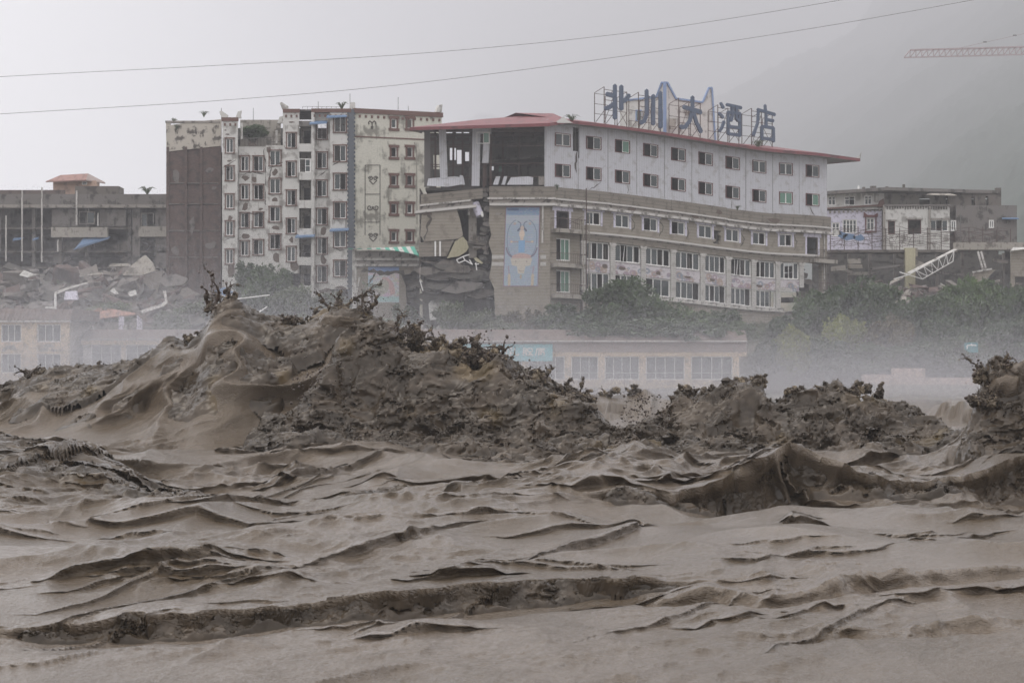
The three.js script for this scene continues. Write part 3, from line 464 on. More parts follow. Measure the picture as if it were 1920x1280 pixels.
  new Builder(W).box(lower0 - 0.2, HL - 2, -8.82, -8.68, -0.3, 0.22, 12).build('sill_recess', M.ledge, H);
  new Builder(W).box(lower0 - 0.2, HL - 2.4, -9.36, -8.82, -0.3, 0.14, 12).build('architrave', M.beigeDark, H);
  const piers = [1094, 1148.5, 1206, 1262, 1317.5, 1366, 1413.5, 1459, 1503].map(along);
  const floral = (seed) => { // faded flowers painted on the panels under the windows
    const q = rng(seed), b = S(0xbfb9bb), spots = Array.from({ length: 16 }, () => [q(), 0.2 + q() * 0.6, 0.03 + q() * 0.08, q()]);
    const t = texture(128, 1, (u, v) => { let c = mix3(b, S(0x8a8488), smooth(0, 0.8, tile(u, v, 4, 4, seed)) * 0.7); for (const [x, y, rad, k] of spots) { const d = Math.hypot(u - x, (v - y) * 0.45); if (d < rad && Math.abs(d - rad * 0.7) < rad * 0.35) c = mix3(c, S(k < 0.4 ? 0x94808a : k < 0.7 ? 0x7c8591 : 0xa08d80), 0.75); } return c; });
    t.repeat.set(0.27, 0.8); return standard({ map: t });
  };
  const florals = [floral(3), floral(5), floral(8), floral(11)];
  for (let k = 0; k < piers.length; k++) {
    const s = piers[k], low = k === 8 ? -11.9 : -14.05;
    new Builder(W).box(s - 0.3, s + 0.3, low, -9.62, -0.3, 0.1).build('pier', M.whiteTile, H);
    new Builder(W).prism([[s - 0.3, -9.62], [s + 0.3, -9.62], [s + 0.42, -9.52], [s + 0.46, -9.36], [s - 0.46, -9.36], [s - 0.42, -9.52]], -0.3, 0.16).build('pier_capital', M.molding, H);
    if (k === piers.length - 1) break;
    const a = s + 0.31, b = piers[k + 1] - 0.31, x = (a + b) / 2, w = b - a;
    const lean = r() < 0.4 ? [1] : [];
    windowUnit(W, H, x, -10.24, w, 1.7, -0.12, { n: 4, t: 0.06, s: 0.05, glass: darkGlass, broken: [Math.floor(r() * 4), Math.floor(r() * 4)], open: lean });
    if (lean.length) new Builder(W).bar([x - 0.5, -11, -0.1], [x - 0.28, -9.5, -0.16], 0.035).build('loose_mullion', M.whiteFrame, H);
    new Builder(W).box(a, b, -12.28, -11.1, -0.3, 0, 2).build('painted_spandrel', florals[k % 4], H);
    new Builder(W).box(a, b, -11.14, -11.09, -0.02, 0.07).build('window_sill', M.molding, H);
    if (r() < 0.8) new Builder(W).prism(jagged(r, x + (r() - 0.5) * 2, -11.7 + (r() - 0.5) * 0.5, 0.6 + r() * 0.7, 0.25 + r() * 0.3, 9), 0.003, 0.012).build('broken_patch', M.patch, H);
    if (k < 7) windowUnit(W, H, x, -13.16, w, 1.72, -0.12, { n: k === 2 ? 3 : 4, t: 0.06, s: 0.05, glass: darkGlass, broken: [Math.floor(r() * 4)], open: r() < 0.3 ? [3] : [] });
  }
  new Builder(W).prism(jagged(r, piers[7] + 0.9, -12.15, 1.6, 0.5, 9), -0.2, 0.05).build('hanging_plaster', M.whiteTile, H);
  const podEnd = along(1466);
  new Builder(W).box(lower0, podEnd, -14.42, -14.05, -0.3, 0.4, 9).build('podium_ledge', M.molding, H);
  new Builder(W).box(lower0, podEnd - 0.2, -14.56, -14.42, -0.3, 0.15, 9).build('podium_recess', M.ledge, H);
  new Builder(W).wall(lower0, podEnd + 0.3, -16.6, -14.56, -0.3, 0.1, [], 3).build('podium_wall', M.beige, H);
  // balcony bay at the corner
  const b0 = 0.35, b1 = lower0 - 0.3, dx = (along(1040) + along(1076)) / 2 - 0.1;
  new Builder(W).wall(b0, b1, -17, -8.5, -0.3, 0, [[dx - 0.85, dx + 0.85, -11.4, -9.3], [dx - 0.85, dx + 0.85, -14.4, -12.3], [dx - 0.6, dx + 1.4, -16.7, -15.5]]).build('corner_bay_wall', M.beige, H);
  const balcony = (a, b, v, depth) => {
    const m = new Builder(W).box(a, b, v - 0.38, v, -0.1, depth).build('balcony', M.concrete, H), rail = new Builder(W);
    rail.bar([a, v + 0.95, depth - 0.06], [b, v + 0.95, depth - 0.06], 0.03); rail.bar([a, v + 0.12, depth - 0.06], [b, v + 0.12, depth - 0.06], 0.02);
    for (let x = a; x <= b + 0.01; x += (b - a) / 14) rail.bar([x, v, depth - 0.06], [x, v + 0.95, depth - 0.06], 0.014);
    for (const x of [a, b]) rail.bar([x, v + 0.95, 0], [x, v + 0.95, depth - 0.06], 0.03);
    rail.build('railing', M.rust, m); return m;
  };
  for (const v of [-8.45, -11.7, -14.6]) balcony(0.55, b1 + 0.1, v, 1.15);
  for (const v of [-10.35, -13.35]) windowUnit(W, H, dx, v, 1.7, 2.1, -0.1, { n: 3, name: 'balcony_door', open: [0], glass: greenGlass, s: 0.05 });
  new Builder(W).bar([1, -7.4, 1.1], [3.2, -8, 1.05], 0.03).bar([1.4, -8.2, 1.1], [3.4, -7.2, 1.1], 0.025).build('bent_railing_piece', M.rust, H);
  for (const px of [1078, 1084, 1090]) { const s = along(px); new Builder(W).bar([s, -16.6, 1.35 - (px - 1078) * 0.02], [s, px === 1084 ? -4.5 : -6.9, 1.25], 0.055, 0.055, 6).build('drain_pipe', px === 1084 ? M.rust : M.concrete, H); }
  // far end: balcony door, void where the corner fell
  for (const [v, a, b] of [[-8.95, HL - 2.5, HL + 0.5], [-12.3, HL - 1.9, HL + 0.4]]) balcony(a, b, v, 1.0);
  new Builder(W).box(HL - 0.75, HL - 0.25, -15.5, -9.3, -0.5, 0).build('end_column', M.beige, H);
  new Builder(W).wall(HL - 2.4, HL, -9.36, -8.5, -0.3, 0).build('end_lintel', M.beigeDark, H);
  new Builder(W).bar([HL - 0.5, -16, 0.1], [HL - 0.5, -6.4, 0.1], 0.06, 0.06, 6).build('drain_pipe', M.molding, H);
  for (let k = 0; k < 7; k++) new Builder(W).prism(jagged(r, HL - 3.6 + r() * 2.6, -10 - k * 0.62, 1.3 + r(), 0.7, 8), -1.6 - r() * 2, -0.9 - r() * 0.5).build('hanging_rubble', k % 3 ? M.ruin : M.darkConcrete, H);
  // floors, back and end walls close the rooms
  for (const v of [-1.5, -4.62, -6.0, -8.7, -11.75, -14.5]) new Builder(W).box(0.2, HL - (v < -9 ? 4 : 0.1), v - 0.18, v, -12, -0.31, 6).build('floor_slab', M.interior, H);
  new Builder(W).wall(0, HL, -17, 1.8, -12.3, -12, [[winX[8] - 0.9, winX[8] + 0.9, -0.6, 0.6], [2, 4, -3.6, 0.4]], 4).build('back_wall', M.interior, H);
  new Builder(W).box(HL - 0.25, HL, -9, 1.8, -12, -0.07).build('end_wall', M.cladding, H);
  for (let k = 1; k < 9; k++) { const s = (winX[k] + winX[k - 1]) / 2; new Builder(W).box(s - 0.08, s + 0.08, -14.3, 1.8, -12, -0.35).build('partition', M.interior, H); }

  // ----- the corner with the mural, facing the river -----
  const L = (x, y, z) => [x - HC[0], y - 6.5, z], X = (px) => (px - 960) / 20, Y = (py) => EYE + (HORIZON - py) / 20, V = (v) => v + TOP;
  const wall = [[X(918), Y(362)], [X(1031), Y(362)], [X(1031), 6.4], [X(930), 6.4], [X(926), Y(540)], [X(917), Y(520)], [X(921), Y(498)], [X(923), Y(478)], [X(916), Y(455)], [X(921), Y(440)], [X(917), Y(420)]];
  new Builder(L).prism(wall, -0.5, 0).build('mural_wall', M.beige, H);
  new Builder(L).box(X(917), X(1041), V(-5.6), V(-4.56), -0.5, 0.3).build('parapet', M.beigeDark, H);
  new Builder(L).box(X(914), X(1042), V(-5.76), V(-5.6), -0.5, 0.44).build('parapet_coping', M.molding, H);
  new Builder(L).box(X(917), X(1040), V(-6.12), V(-5.76), -0.5, 0.2).build('cornice_recess', M.ledge, H);
  new Builder(L).box(X(918), X(1043), V(-6.36), V(-6.12), -0.5, 0.54).build('cornice_molding', M.molding, H);
  for (const [a, b] of [[922, 946], [1013, 1024]]) for (const [c, d] of [[478, 485], [491, 498]]) new Builder(L).box(X(a), X(b), Y(d), Y(c), 0.002, 0.02).build('pale_tile_band', M.whiteTile, H);
  new Builder(L).bar([X(1017), Y(455), 0.12], [X(1018), Y(377), 0.12], 0.09, 0.09, 6).build('drain_pipe', M.molding, H);
  // mural: a faded painting on tiles
  const cv = document.createElement('canvas'); cv.width = 256; cv.height = 560; const g = cv.getContext('2d');
  g.fillStyle = '#96a3b0'; g.fillRect(0, 0, 256, 560); g.fillStyle = '#7d92ab'; g.fillRect(0, 0, 256, 90); g.fillStyle = '#a4abb2'; g.fillRect(0, 60, 256, 60);
  { const q = rng(4); for (let k = 0; k < 900; k++) { g.fillStyle = `rgba(${140 + q() * 50},${145 + q() * 45},${150 + q() * 45},0.35)`; g.fillRect(q() * 256, q() * 560, 4 + q() * 16, 2 + q() * 6); } }
  const strokeC = (c, w, f) => { g.strokeStyle = c; g.lineWidth = w; g.lineCap = 'round'; g.beginPath(); f(); g.stroke(); }, fillC = (c, f) => { g.fillStyle = c; g.beginPath(); f(); g.fill(); };
  fillC('#5a6884', () => g.rect(14, 14, 84, 14)); fillC('#7686a4', () => g.rect(104, 20, 46, 8)); fillC('#7686a4', () => g.rect(164, 18, 70, 8));
  for (const k of [-1, 1]) {
    strokeC('#7d8794', 7, () => { g.moveTo(128 + k * 50, 96); g.bezierCurveTo(128 + k * 130, 130, 128 + k * 120, 300, 128 + k * 72, 345); });
    strokeC('#7a6f7c', 10, () => { g.moveTo(128 + k * 112, 290); g.quadraticCurveTo(128 + k * 100, 345, 128 + k * 64, 352); });
    strokeC('#6c7280', 7, () => { g.moveTo(128 + k * 14, 145); g.quadraticCurveTo(128 + k * 4, 112, 128 + k * 34, 104); });
    fillC('#aa9a94', () => g.arc(128 + k * 56, 120, 10, 0, 7));
    strokeC('#9a8d96', 10, () => { g.moveTo(128 + k * 86, 470); g.lineTo(128 + k * 92, 420); }); strokeC('#b7a995', 20, () => { g.moveTo(128 + k * 84, 548); g.lineTo(128 + k * 86, 480); });
    strokeC('#a88f88', 6, () => { g.moveTo(128 + k * 20, 246); g.lineTo(128 + k * 86, 248); });
    fillC('#c6b49a', () => g.arc(128 + k * 76, 246, 8, 0, 7));
  }
  strokeC('#5f6272', 13, () => { g.moveTo(98, 168); g.quadraticCurveTo(128, 128, 158, 168); });
  fillC('#c9b8a8', () => g.ellipse(128, 192, 20, 30, 0, 0, 7)); fillC('#b7a79c', () => g.ellipse(128, 152, 14, 18, 0, 0, 7)); fillC('#c4b3a2', () => g.rect(116, 212, 24, 30));
  fillC('#7fa0bf', () => { g.moveTo(104, 236); g.lineTo(152, 236); g.lineTo(150, 320); g.lineTo(106, 320); });
  fillC('#b59c96', () => { g.moveTo(60, 345); g.quadraticCurveTo(128, 310, 200, 345); g.lineTo(196, 362); g.lineTo(62, 362); });
  fillC('#b9b2a6', () => { g.moveTo(48, 362); g.lineTo(208, 362); g.lineTo(196, 412); g.lineTo(160, 418); g.lineTo(150, 470); g.lineTo(106, 470); g.lineTo(98, 418); g.lineTo(60, 412); });
  strokeC('#7f6a62', 3, () => { g.moveTo(112, 444); g.quadraticCurveTo(128, 458, 146, 450); }); fillC('#8a7c78', () => { g.rect(86, 378, 6, 14); g.rect(166, 378, 6, 14); }); fillC('#a8957e', () => g.rect(122, 476, 12, 30));
  g.strokeStyle = 'rgba(90,95,110,0.45)'; g.lineWidth = 1; for (let y = 0; y < 560; y += 16) { g.beginPath(); g.moveTo(0, y); g.lineTo(256, y); g.stroke(); } g.strokeStyle = '#8a7480'; g.lineWidth = 8; g.strokeRect(2, 2, 252, 556);
  const mt = new THREE.CanvasTexture(cv); mt.colorSpace = THREE.SRGBColorSpace;
  const mural = new Builder(L); { const P = [[X(943), Y(537)], [X(1009), Y(537)], [X(1013), Y(387)], [X(948), Y(387)]], z = 0.05; mural.quad([...P[0], z], [...P[1], z], [...P[2], z], [...P[3], z], [0, 0], [1, 0], [1, 1], [0, 1]); mural.hex([...P.map((p) => [...p, z - 0.004]), ...P.map((p) => [...p, 0.001])]); }
  const mm = mural.build('mural_panel', standard({ map: mt }), H); tag(mm, 'faded blue mural of a figure above a beast on tiles');
  for (const [px, py] of [[955, 550], [988, 575], [940, 575], [1015, 470], [935, 400]]) new Builder(L).prism(jagged(r, X(px), Y(py), 0.5 + r() * 0.6, 0.3, 8), 0.003, 0.015).build('broken_patch', M.ledge, H);

  // ----- the fallen left block -----
  const T = (x, y, z) => [x - HC[0], y - 6.5 + (x - X(905)) * 0.1, z], P = (list) => list.map(([a, b]) => [X(a), Y(b)]);
  new Builder(T).box(X(789), X(905), V(-5.66), V(-4.72), -2.2, 0.1).build('parapet', M.beigeDark, H);
  new Builder(T).box(X(787), X(884), V(-5.82), V(-5.66), -2.2, 0.26).build('parapet_coping', M.molding, H);
  new Builder(T).box(X(788), X(886), V(-6.2), V(-5.82), -2.2, 0).build('cornice_recess', M.ledge, H);
  new Builder(T).box(X(778), X(893), V(-6.45), V(-6.2), -2.2, 0.4).build('cornice_molding', M.molding, H);
  new Builder(L).prism(P([[794, 383], [878, 371], [878, 386], [858, 389], [794, 396]]), -0.35, -0.05).build('wall_strip', M.beige, H);
  new Builder(L).prism(P([[790, 400], [803, 394], [855, 388], [862, 410], [868, 440], [863, 447], [795, 453], [788, 440]]), -0.25, 0.1).build('hanging_wall', M.beige, H);
  new Builder(L).prism(P([[785, 455], [800, 452], [852, 449], [845, 462], [838, 480], [785, 481]]), -0.4, -0.05).build('lower_wall', M.beigeDark, H);
  for (const px of [816, 825]) new Builder(L).box(X(px - 1.5), X(px + 1.5), Y(480), Y(452), 0, 0.08).build('white_post', M.whiteFrame, H);
  new Builder((x, y, z) => L(x, y, z + (y - Y(465)) * 0.25)).prism(P([[838, 484], [846, 468], [853, 453], [868, 444], [875, 452], [879, 463], [874, 472], [861, 480]]), 0.15, 0.4).build('fallen_tile_slab', M.tileMosaic, H);
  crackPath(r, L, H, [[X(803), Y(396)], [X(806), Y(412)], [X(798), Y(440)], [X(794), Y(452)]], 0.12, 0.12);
  new Builder(L).prism(jagged(r, X(800), Y(399), 1.1, 0.6, 9), 0.1, 0.16).build('broken_patch', M.patch, H);
  // inside of the fallen block
  new Builder(L).box(X(878), X(893), Y(482), Y(372), -2.4, -1.4).build('broken_column', M.concrete, H);
  new Builder(L).prism(P([[893, 442], [916, 440], [915, 462], [888, 468]]), -1.8, -1).build('broken_beam', M.beigeDark, H);
  new Builder(L).box(X(885), X(914), Y(463), Y(461), -1, -0.92).build('edge_strip', M.molding, H);
  new Builder(L).bar([X(890), Y(380), -0.6], [X(900), Y(404), -0.3], 0.42, 0.38, 10).build('hanging_water_tank', M.lavender, H);
  new Builder(L).bar([X(902), Y(398), -0.2], [X(905), Y(406), 0], 0.2, 0.1, 6).build('tank_fitting', M.whiteFrame, H);
  new Builder(L).bar([X(882), Y(376), -0.9], [X(878), Y(402), -0.6], 0.12).build('hanging_rod', M.molding, H);
  new Builder(L).wall(X(786), X(918), 6.4, V(-4.7), -9.4, -9).build('inner_back_wall', M.interior, H);
  new Builder(L).box(X(786), X(788), Y(520), V(-4.7), -9, -0.3).build('side_wall', M.ledge, H);
  for (const [py, tilt] of [[378, 0.3], [440, 0.8], [486, 1.1]]) new Builder(L).hex([[X(788), Y(py + 4), -0.5], [X(912), Y(py + 4) - tilt, -0.5], [X(912), Y(py) - tilt, -0.5], [X(788), Y(py), -0.5], [X(788), Y(py + 4), -9], [X(918), Y(py + 4), -9], [X(918), Y(py), -9], [X(788), Y(py), -9]]).build('sagging_floor_slab', M.ruin, H);
  for (let k = 0; k < 34; k++) { // rubble crushed under the block
    const px = 786 + r() * 128, py = 490 + r() * 66, w = 0.7 + r() * 1.6; new Builder(L).prism(jagged(r, X(px), Y(py), w * 1.6, w * 0.5, 7), -4 + r() * 3.4 - 0.5, -3.4 + r() * 3.4).build('crushed_slab', [M.ruin, M.interior, M.darkConcrete, M.interior][k & 3], H);
  }
  const rodList = [[[856, 487], [868, 481]], [[868, 481], [872, 488]], [[872, 488], [860, 493]], [[860, 493], [856, 487]], [[868, 481], [880, 477]], [[872, 488], [886, 496]], [[886, 496], [880, 487]], [[892, 492], [894, 507]], [[890, 495], [898, 495]], [[787, 525], [793, 545]]];
  for (const [a, b] of rodList) new Builder(L).bar([X(a[0]), Y(a[1]), 0.3], [X(b[0]), Y(b[1]), 0.25], 0.06).build('bent_window_rod', M.whiteFrame, H);
  new Builder(L).prism(P([[888, 484], [894, 483], [906, 493], [903, 495], [893, 490]]), 0, 0.2).build('cracked_tile_strip', M.tileMosaic, H);
  for (let k = 0; k < 16; k++) { const py = 356 + k * 9, px = 908 + (r() - 0.5) * 14; new Builder(L).prism(jagged(r, X(px), Y(py), 0.5 + r() * 0.7, 0.3 + r() * 0.4, 7), -1.8 + r(), -1 + r()).build('torn_masonry', [M.ruin, M.darkConcrete, M.interior][k % 3], H); }

  // ----- open steel storeys above it -----
  const soff = Y(236), flo = V(-4.6);
  new Builder(L).box(X(797), X(1022), flo - 0.25, flo, -11, -0.6).build('storey_floor', M.interior, H);
  const post = (px0, px1, y0, y1, z, m, lean = 0, n = 'steel_post') => new Builder(L).prism([[X(px0 + lean), Y(y1)], [X(px1 + lean), Y(y1)], [X(px1), Y(y0)], [X(px0), Y(y0)]], z - 0.2, z).build(n, m, H);
  post(795, 806, 236, 350, -0.1, M.steel); post(822, 836, 236, 334, 0, M.cladding, 3, 'cladding_post'); post(886, 901, 232, 348, 0, M.cladding, -2, 'cladding_post');
  post(901, 921, 232, 250, 0, M.cladding, 0, 'cladding_piece'); post(906, 918, 268, 305, 0, M.cladding, -2, 'hanging_cladding');
  for (const [a, z] of [[846, -4], [864, -3], [905, -0.4], [918, -0.3], [972, -6], [810, -7], [880, -8], [940, -9.5], [1008, -9.5]]) post(a, a + 4, 236, 350, z, M.rust);
  for (const [py, z] of [[272, -0.2], [305, -0.25], [330, -0.25], [262, -4], [300, -6]]) new Builder(L).bar([X(800), Y(py + 3), z], [X(1020), Y(py), z], 0.05).build('steel_rail', M.rust, H);
  for (const [py, z] of [[240, -0.5], [240, -5], [240, -10]]) new Builder(L).box(X(797), X(1020), Y(py + 6), Y(py), z - 0.2, z).build('roof_beam', M.rust, H);
  for (const px of [812, 850, 890, 925, 960, 1000]) new Builder(L).box(X(px), X(px + 3), Y(244), Y(239), -10.5, -0.5).build('roof_rafter', M.rust, H);
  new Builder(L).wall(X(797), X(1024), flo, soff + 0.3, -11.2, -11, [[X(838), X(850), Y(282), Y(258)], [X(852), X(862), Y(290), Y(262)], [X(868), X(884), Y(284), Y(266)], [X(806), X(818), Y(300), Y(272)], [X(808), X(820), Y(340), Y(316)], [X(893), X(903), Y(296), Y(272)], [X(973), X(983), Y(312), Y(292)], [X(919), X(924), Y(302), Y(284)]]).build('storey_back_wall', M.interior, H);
  new Builder(L).box(X(984), X(994), Y(312), Y(293), -10.98, -10.94).build('green_pane', greenGlass, H); new Builder(L).box(X(934), X(941), Y(305), Y(286), -10.98, -10.94).build('green_pane', greenGlass, H);
  windowUnit(L, H, X(906), Y(258), 1.25, 1.1, 0.12, { t: 0.06, open: [0], glass: greenGlass });
  const corr = (list, tilt, n) => new Builder((x, y, z) => L(x, y, z + (y - Y(340)) * tilt)).prism(P(list), -0.05, 0.02).build(n, M.cladding, H);
  corr([[800, 348], [803, 334], [852, 330], [866, 332], [868, 345], [840, 350]], -0.3, 'fallen_cladding_sheet'); corr([[860, 346], [862, 328], [868, 329], [872, 346]], 0.1, 'fallen_cladding_sheet');
  corr([[924, 346], [930, 330], [938, 330], [934, 346]], -0.3, 'fallen_cladding_sheet'); corr([[940, 346], [945, 330], [951, 330], [947, 346]], -0.2, 'fallen_cladding_sheet'); corr([[950, 346], [958, 332], [990, 330], [1000, 332], [999, 346]], -0.3, 'fallen_cladding_sheet');
  new Builder(L).wall(X(1021), X(1026), flo, Y(233), -0.4, 0.02).build('corner_cladding', M.cladding, H);
  new Builder(L).box(X(1010), X(1022), Y(346), Y(330), -0.3, -0.2).build('torn_green_panel', M.ledge, H);
  new Builder(L).wall(X(1000), X(1024), 6.4, V(-4.6), -9, -8.6).build('stair_wall', M.interior, H);
  new Builder(L).box(X(905), X(912), Y(346), Y(304), -1.2, -0.6).build('dark_locker', M.rust, H);

  // ----- roof -----
  const at3 = (px, py, d) => { const v = at(px, py, d); return [v.x - HC[0], v.y - 6.5, v.z + HC[1]]; };
  const eave = (s) => HW(s, 1.72, 1.5), ridge = (s) => { const w = HW(s, 3.02, -6.6); return w; }, rear = (s) => HW(s, 1.72, -14.2);
  const ss = span(1.4, 34, 14), E0 = at3(768, 238, 246.5), E1 = at3(1030, 230, 247), R0 = at3(1037, 212, 255), R1 = at3(965, 218, 256), R2 = at3(900, 223, 256), B0 = at3(790, 244, 262), EE = HW(39.8, 1.62, 1.3), EB = HW(39.4, 1.62, -14.2);
  const roofTop = new Builder(), down = (p, h) => [p[0], p[1] - h, p[2]];
  const front = [E0, E1, ...ss.map(eave), EE], top = [R2, R0, ...ss.map(ridge), ridge(34)];
  const tri = (b, a, q, w) => b.tri(a, q, w, [a[0], a[2]], [q[0], q[2]], [w[0], w[2]]);
  const tops = [R1, R0, ...ss.map(ridge)];
  tri(roofTop, E0, E1, R1); tri(roofTop, E1, R0, R1);
  for (let i = 1; i < front.length - 2; i++) { tri(roofTop, front[i], front[i + 1], tops[i]); tri(roofTop, front[i + 1], tops[i + 1] ?? tops[i], tops[i]); }
  tri(roofTop, front[front.length - 2], EE, tops[tops.length - 1]); tri(roofTop, EE, EB, tops[tops.length - 1]);
  tri(roofTop, E0, R1, R2); tri(roofTop, E0, R2, B0); tri(roofTop, B0, R2, R1);
  for (let i = 0; i < ss.length - 1; i++) { tri(roofTop, ridge(ss[i]), ridge(ss[i + 1]), rear(ss[i + 1])); tri(roofTop, ridge(ss[i]), rear(ss[i + 1]), rear(ss[i])); }
  tri(roofTop, tops[tops.length - 1], EB, rear(34)); tri(roofTop, R1, R0, rear(1.4)); tri(roofTop, R0, ridge(1.4), rear(1.4)); tri(roofTop, B0, R1, rear(1.4));
  const roof = roofTop.build('roof', M.red, H);
  const fas = new Builder(), sof = new Builder();
  for (let i = 0; i < front.length - 1; i++) { const a = front[i], b = front[i + 1], o = (p) => [p[0], p[1], p[2]]; fas.hex([down(a, 0.3), down(b, 0.3), b, a, ...[down(a, 0.3), down(b, 0.3), b, a].map((p) => [p[0], p[1], p[2] - 0.08])]); }
  fas.hex([down(EE, 0.3), down(EB, 0.3), EB, EE, ...[down(EE, 0.3), down(EB, 0.3), EB, EE].map((p) => [p[0] - 0.08, p[1], p[2]])]);
  fas.hex([down(B0, 0.3), down(E0, 0.3), E0, B0, ...[down(B0, 0.3), down(E0, 0.3), E0, B0].map((p) => [p[0] + 0.08, p[1], p[2]])]);
  fas.build('fascia', M.red, roof);
  { const inner = [at3(797, 246, 262), HW(0.2, 1.75, -11.9), ...ss.map((s) => HW(s, 1.75, -12)), EB].map((p) => down(p, 0.1)), f = front.map((p) => down(p, 0.28)); for (let i = 0; i < f.length - 1; i++) { tri(sof, f[i], inner[i], inner[i + 1]); tri(sof, f[i], inner[i + 1], f[i + 1]); } sof.build('soffit', M.soffit, roof); }
  { const p = EE; new Builder().prism([[p[0] - 1.1, p[1]], [p[0] + 0.02, p[1] + 0.02], [p[0] + 0.12, p[1] + 0.72], [p[0] - 0.06, p[1] + 0.3], [p[0] - 0.4, p[1] + 0.12]], p[2] - 0.08, p[2] + 0.08).build('ridge_tip', M.plaster, roof); }
  { const q = at3(1056, 229, 248.2); new Builder().prism([[q[0] - 0.9, q[1] - 0.05], [q[0] + 0.9, q[1] - 0.05], [q[0] + 0.3, q[1] + 0.3], [q[0], q[1] + 0.55], [q[0] - 0.3, q[1] + 0.3]], q[2] - 0.1, q[2] + 0.1).build('corner_tip', M.plaster, roof); }

  // ----- white roof house with blue trim, behind the roof -----
  const D2 = 279, Q = (px, py, d = D2) => { const v = at(px, py, d); return [v.x - HC[0], v.y - 6.5, v.z + HC[1]]; };
  const house = new Builder(), leftOut = [[1163, 262], [1163, 190], [1176, 187], [1231, 181], [1241, 154], [1247, 154], [1247, 262]], rightOut = [[1247, 262], [1247, 154], [1252, 154], [1268, 184], [1318, 191], [1330, 164], [1336, 164], [1342, 262]];
  const dl = (px) => D2 + (1247 - px) * 0.035, dr = (px) => D2 + (px - 1247) * 0.03;
  const facePlane = (out, dep) => { const tris = THREE.ShapeUtils.triangulateShape(out.map(([x, y]) => new THREE.Vector2(x, -y)), []); for (const t of tris) { const p = t.map((i) => Q(out[i][0], out[i][1], dep(out[i][0]))), b = t.map((i) => Q(out[i][0], out[i][1], dep(out[i][0]) + 0.25)); house.tri(...p); house.tri(b[0], b[2], b[1]); } };
  facePlane(leftOut, dl); facePlane(rightOut, dr);
  const rh = house.build('roof_house', M.plaster, H), trim = new Builder();
  const run = (out, dep, a, b) => { for (let i = a; i < b; i++) trim.bar(Q(out[i][0], out[i][1], dep(out[i][0]) - 0.08), Q(out[i + 1][0], out[i + 1][1], dep(out[i + 1][0]) - 0.08), 0.13); };
  run(leftOut, dl, 1, 5); run(rightOut, dr, 1, 7); trim.bar(Q(1247, 262, D2 - 0.1), Q(1247, 154, D2 - 0.1), 0.24); trim.build('blue_trim', M.blue, rh);
  const wq = Q(1199, 216, dl(1199) - 0.1), wf = new Builder(); wf.wall(wq[0] - 0.4, wq[0] + 0.4, wq[1] - 0.6, wq[1] + 0.6, wq[2] - 0.05, wq[2] + 0.1, [[wq[0] - 0.28, wq[0] + 0.28, wq[1] - 0.48, wq[1] + 0.48]]); const rw = wf.build('window', M.blue, rh); new Builder().box(wq[0] - 0.3, wq[0] + 0.3, wq[1] - 0.5, wq[1] + 0.5, wq[2], wq[2] + 0.02).build('pane', glass, rw);
  const vq = Q(1290, 209, dr(1290) - 0.2); new Builder().box(vq[0] - 0.25, vq[0] + 0.25, vq[1] - 0.35, vq[1] + 0.35, vq[2], vq[2] + 0.1).build('vent', M.ledge, rh);
  const uq = Q(1262, 233, dr(1262) - 0.6); new Builder().box(uq[0] - 0.45, uq[0] + 0.3, uq[1] - 0.5, uq[1] + 0.6, uq[2], uq[2] + 0.5).build('roof_unit', M.concrete, rh);
}

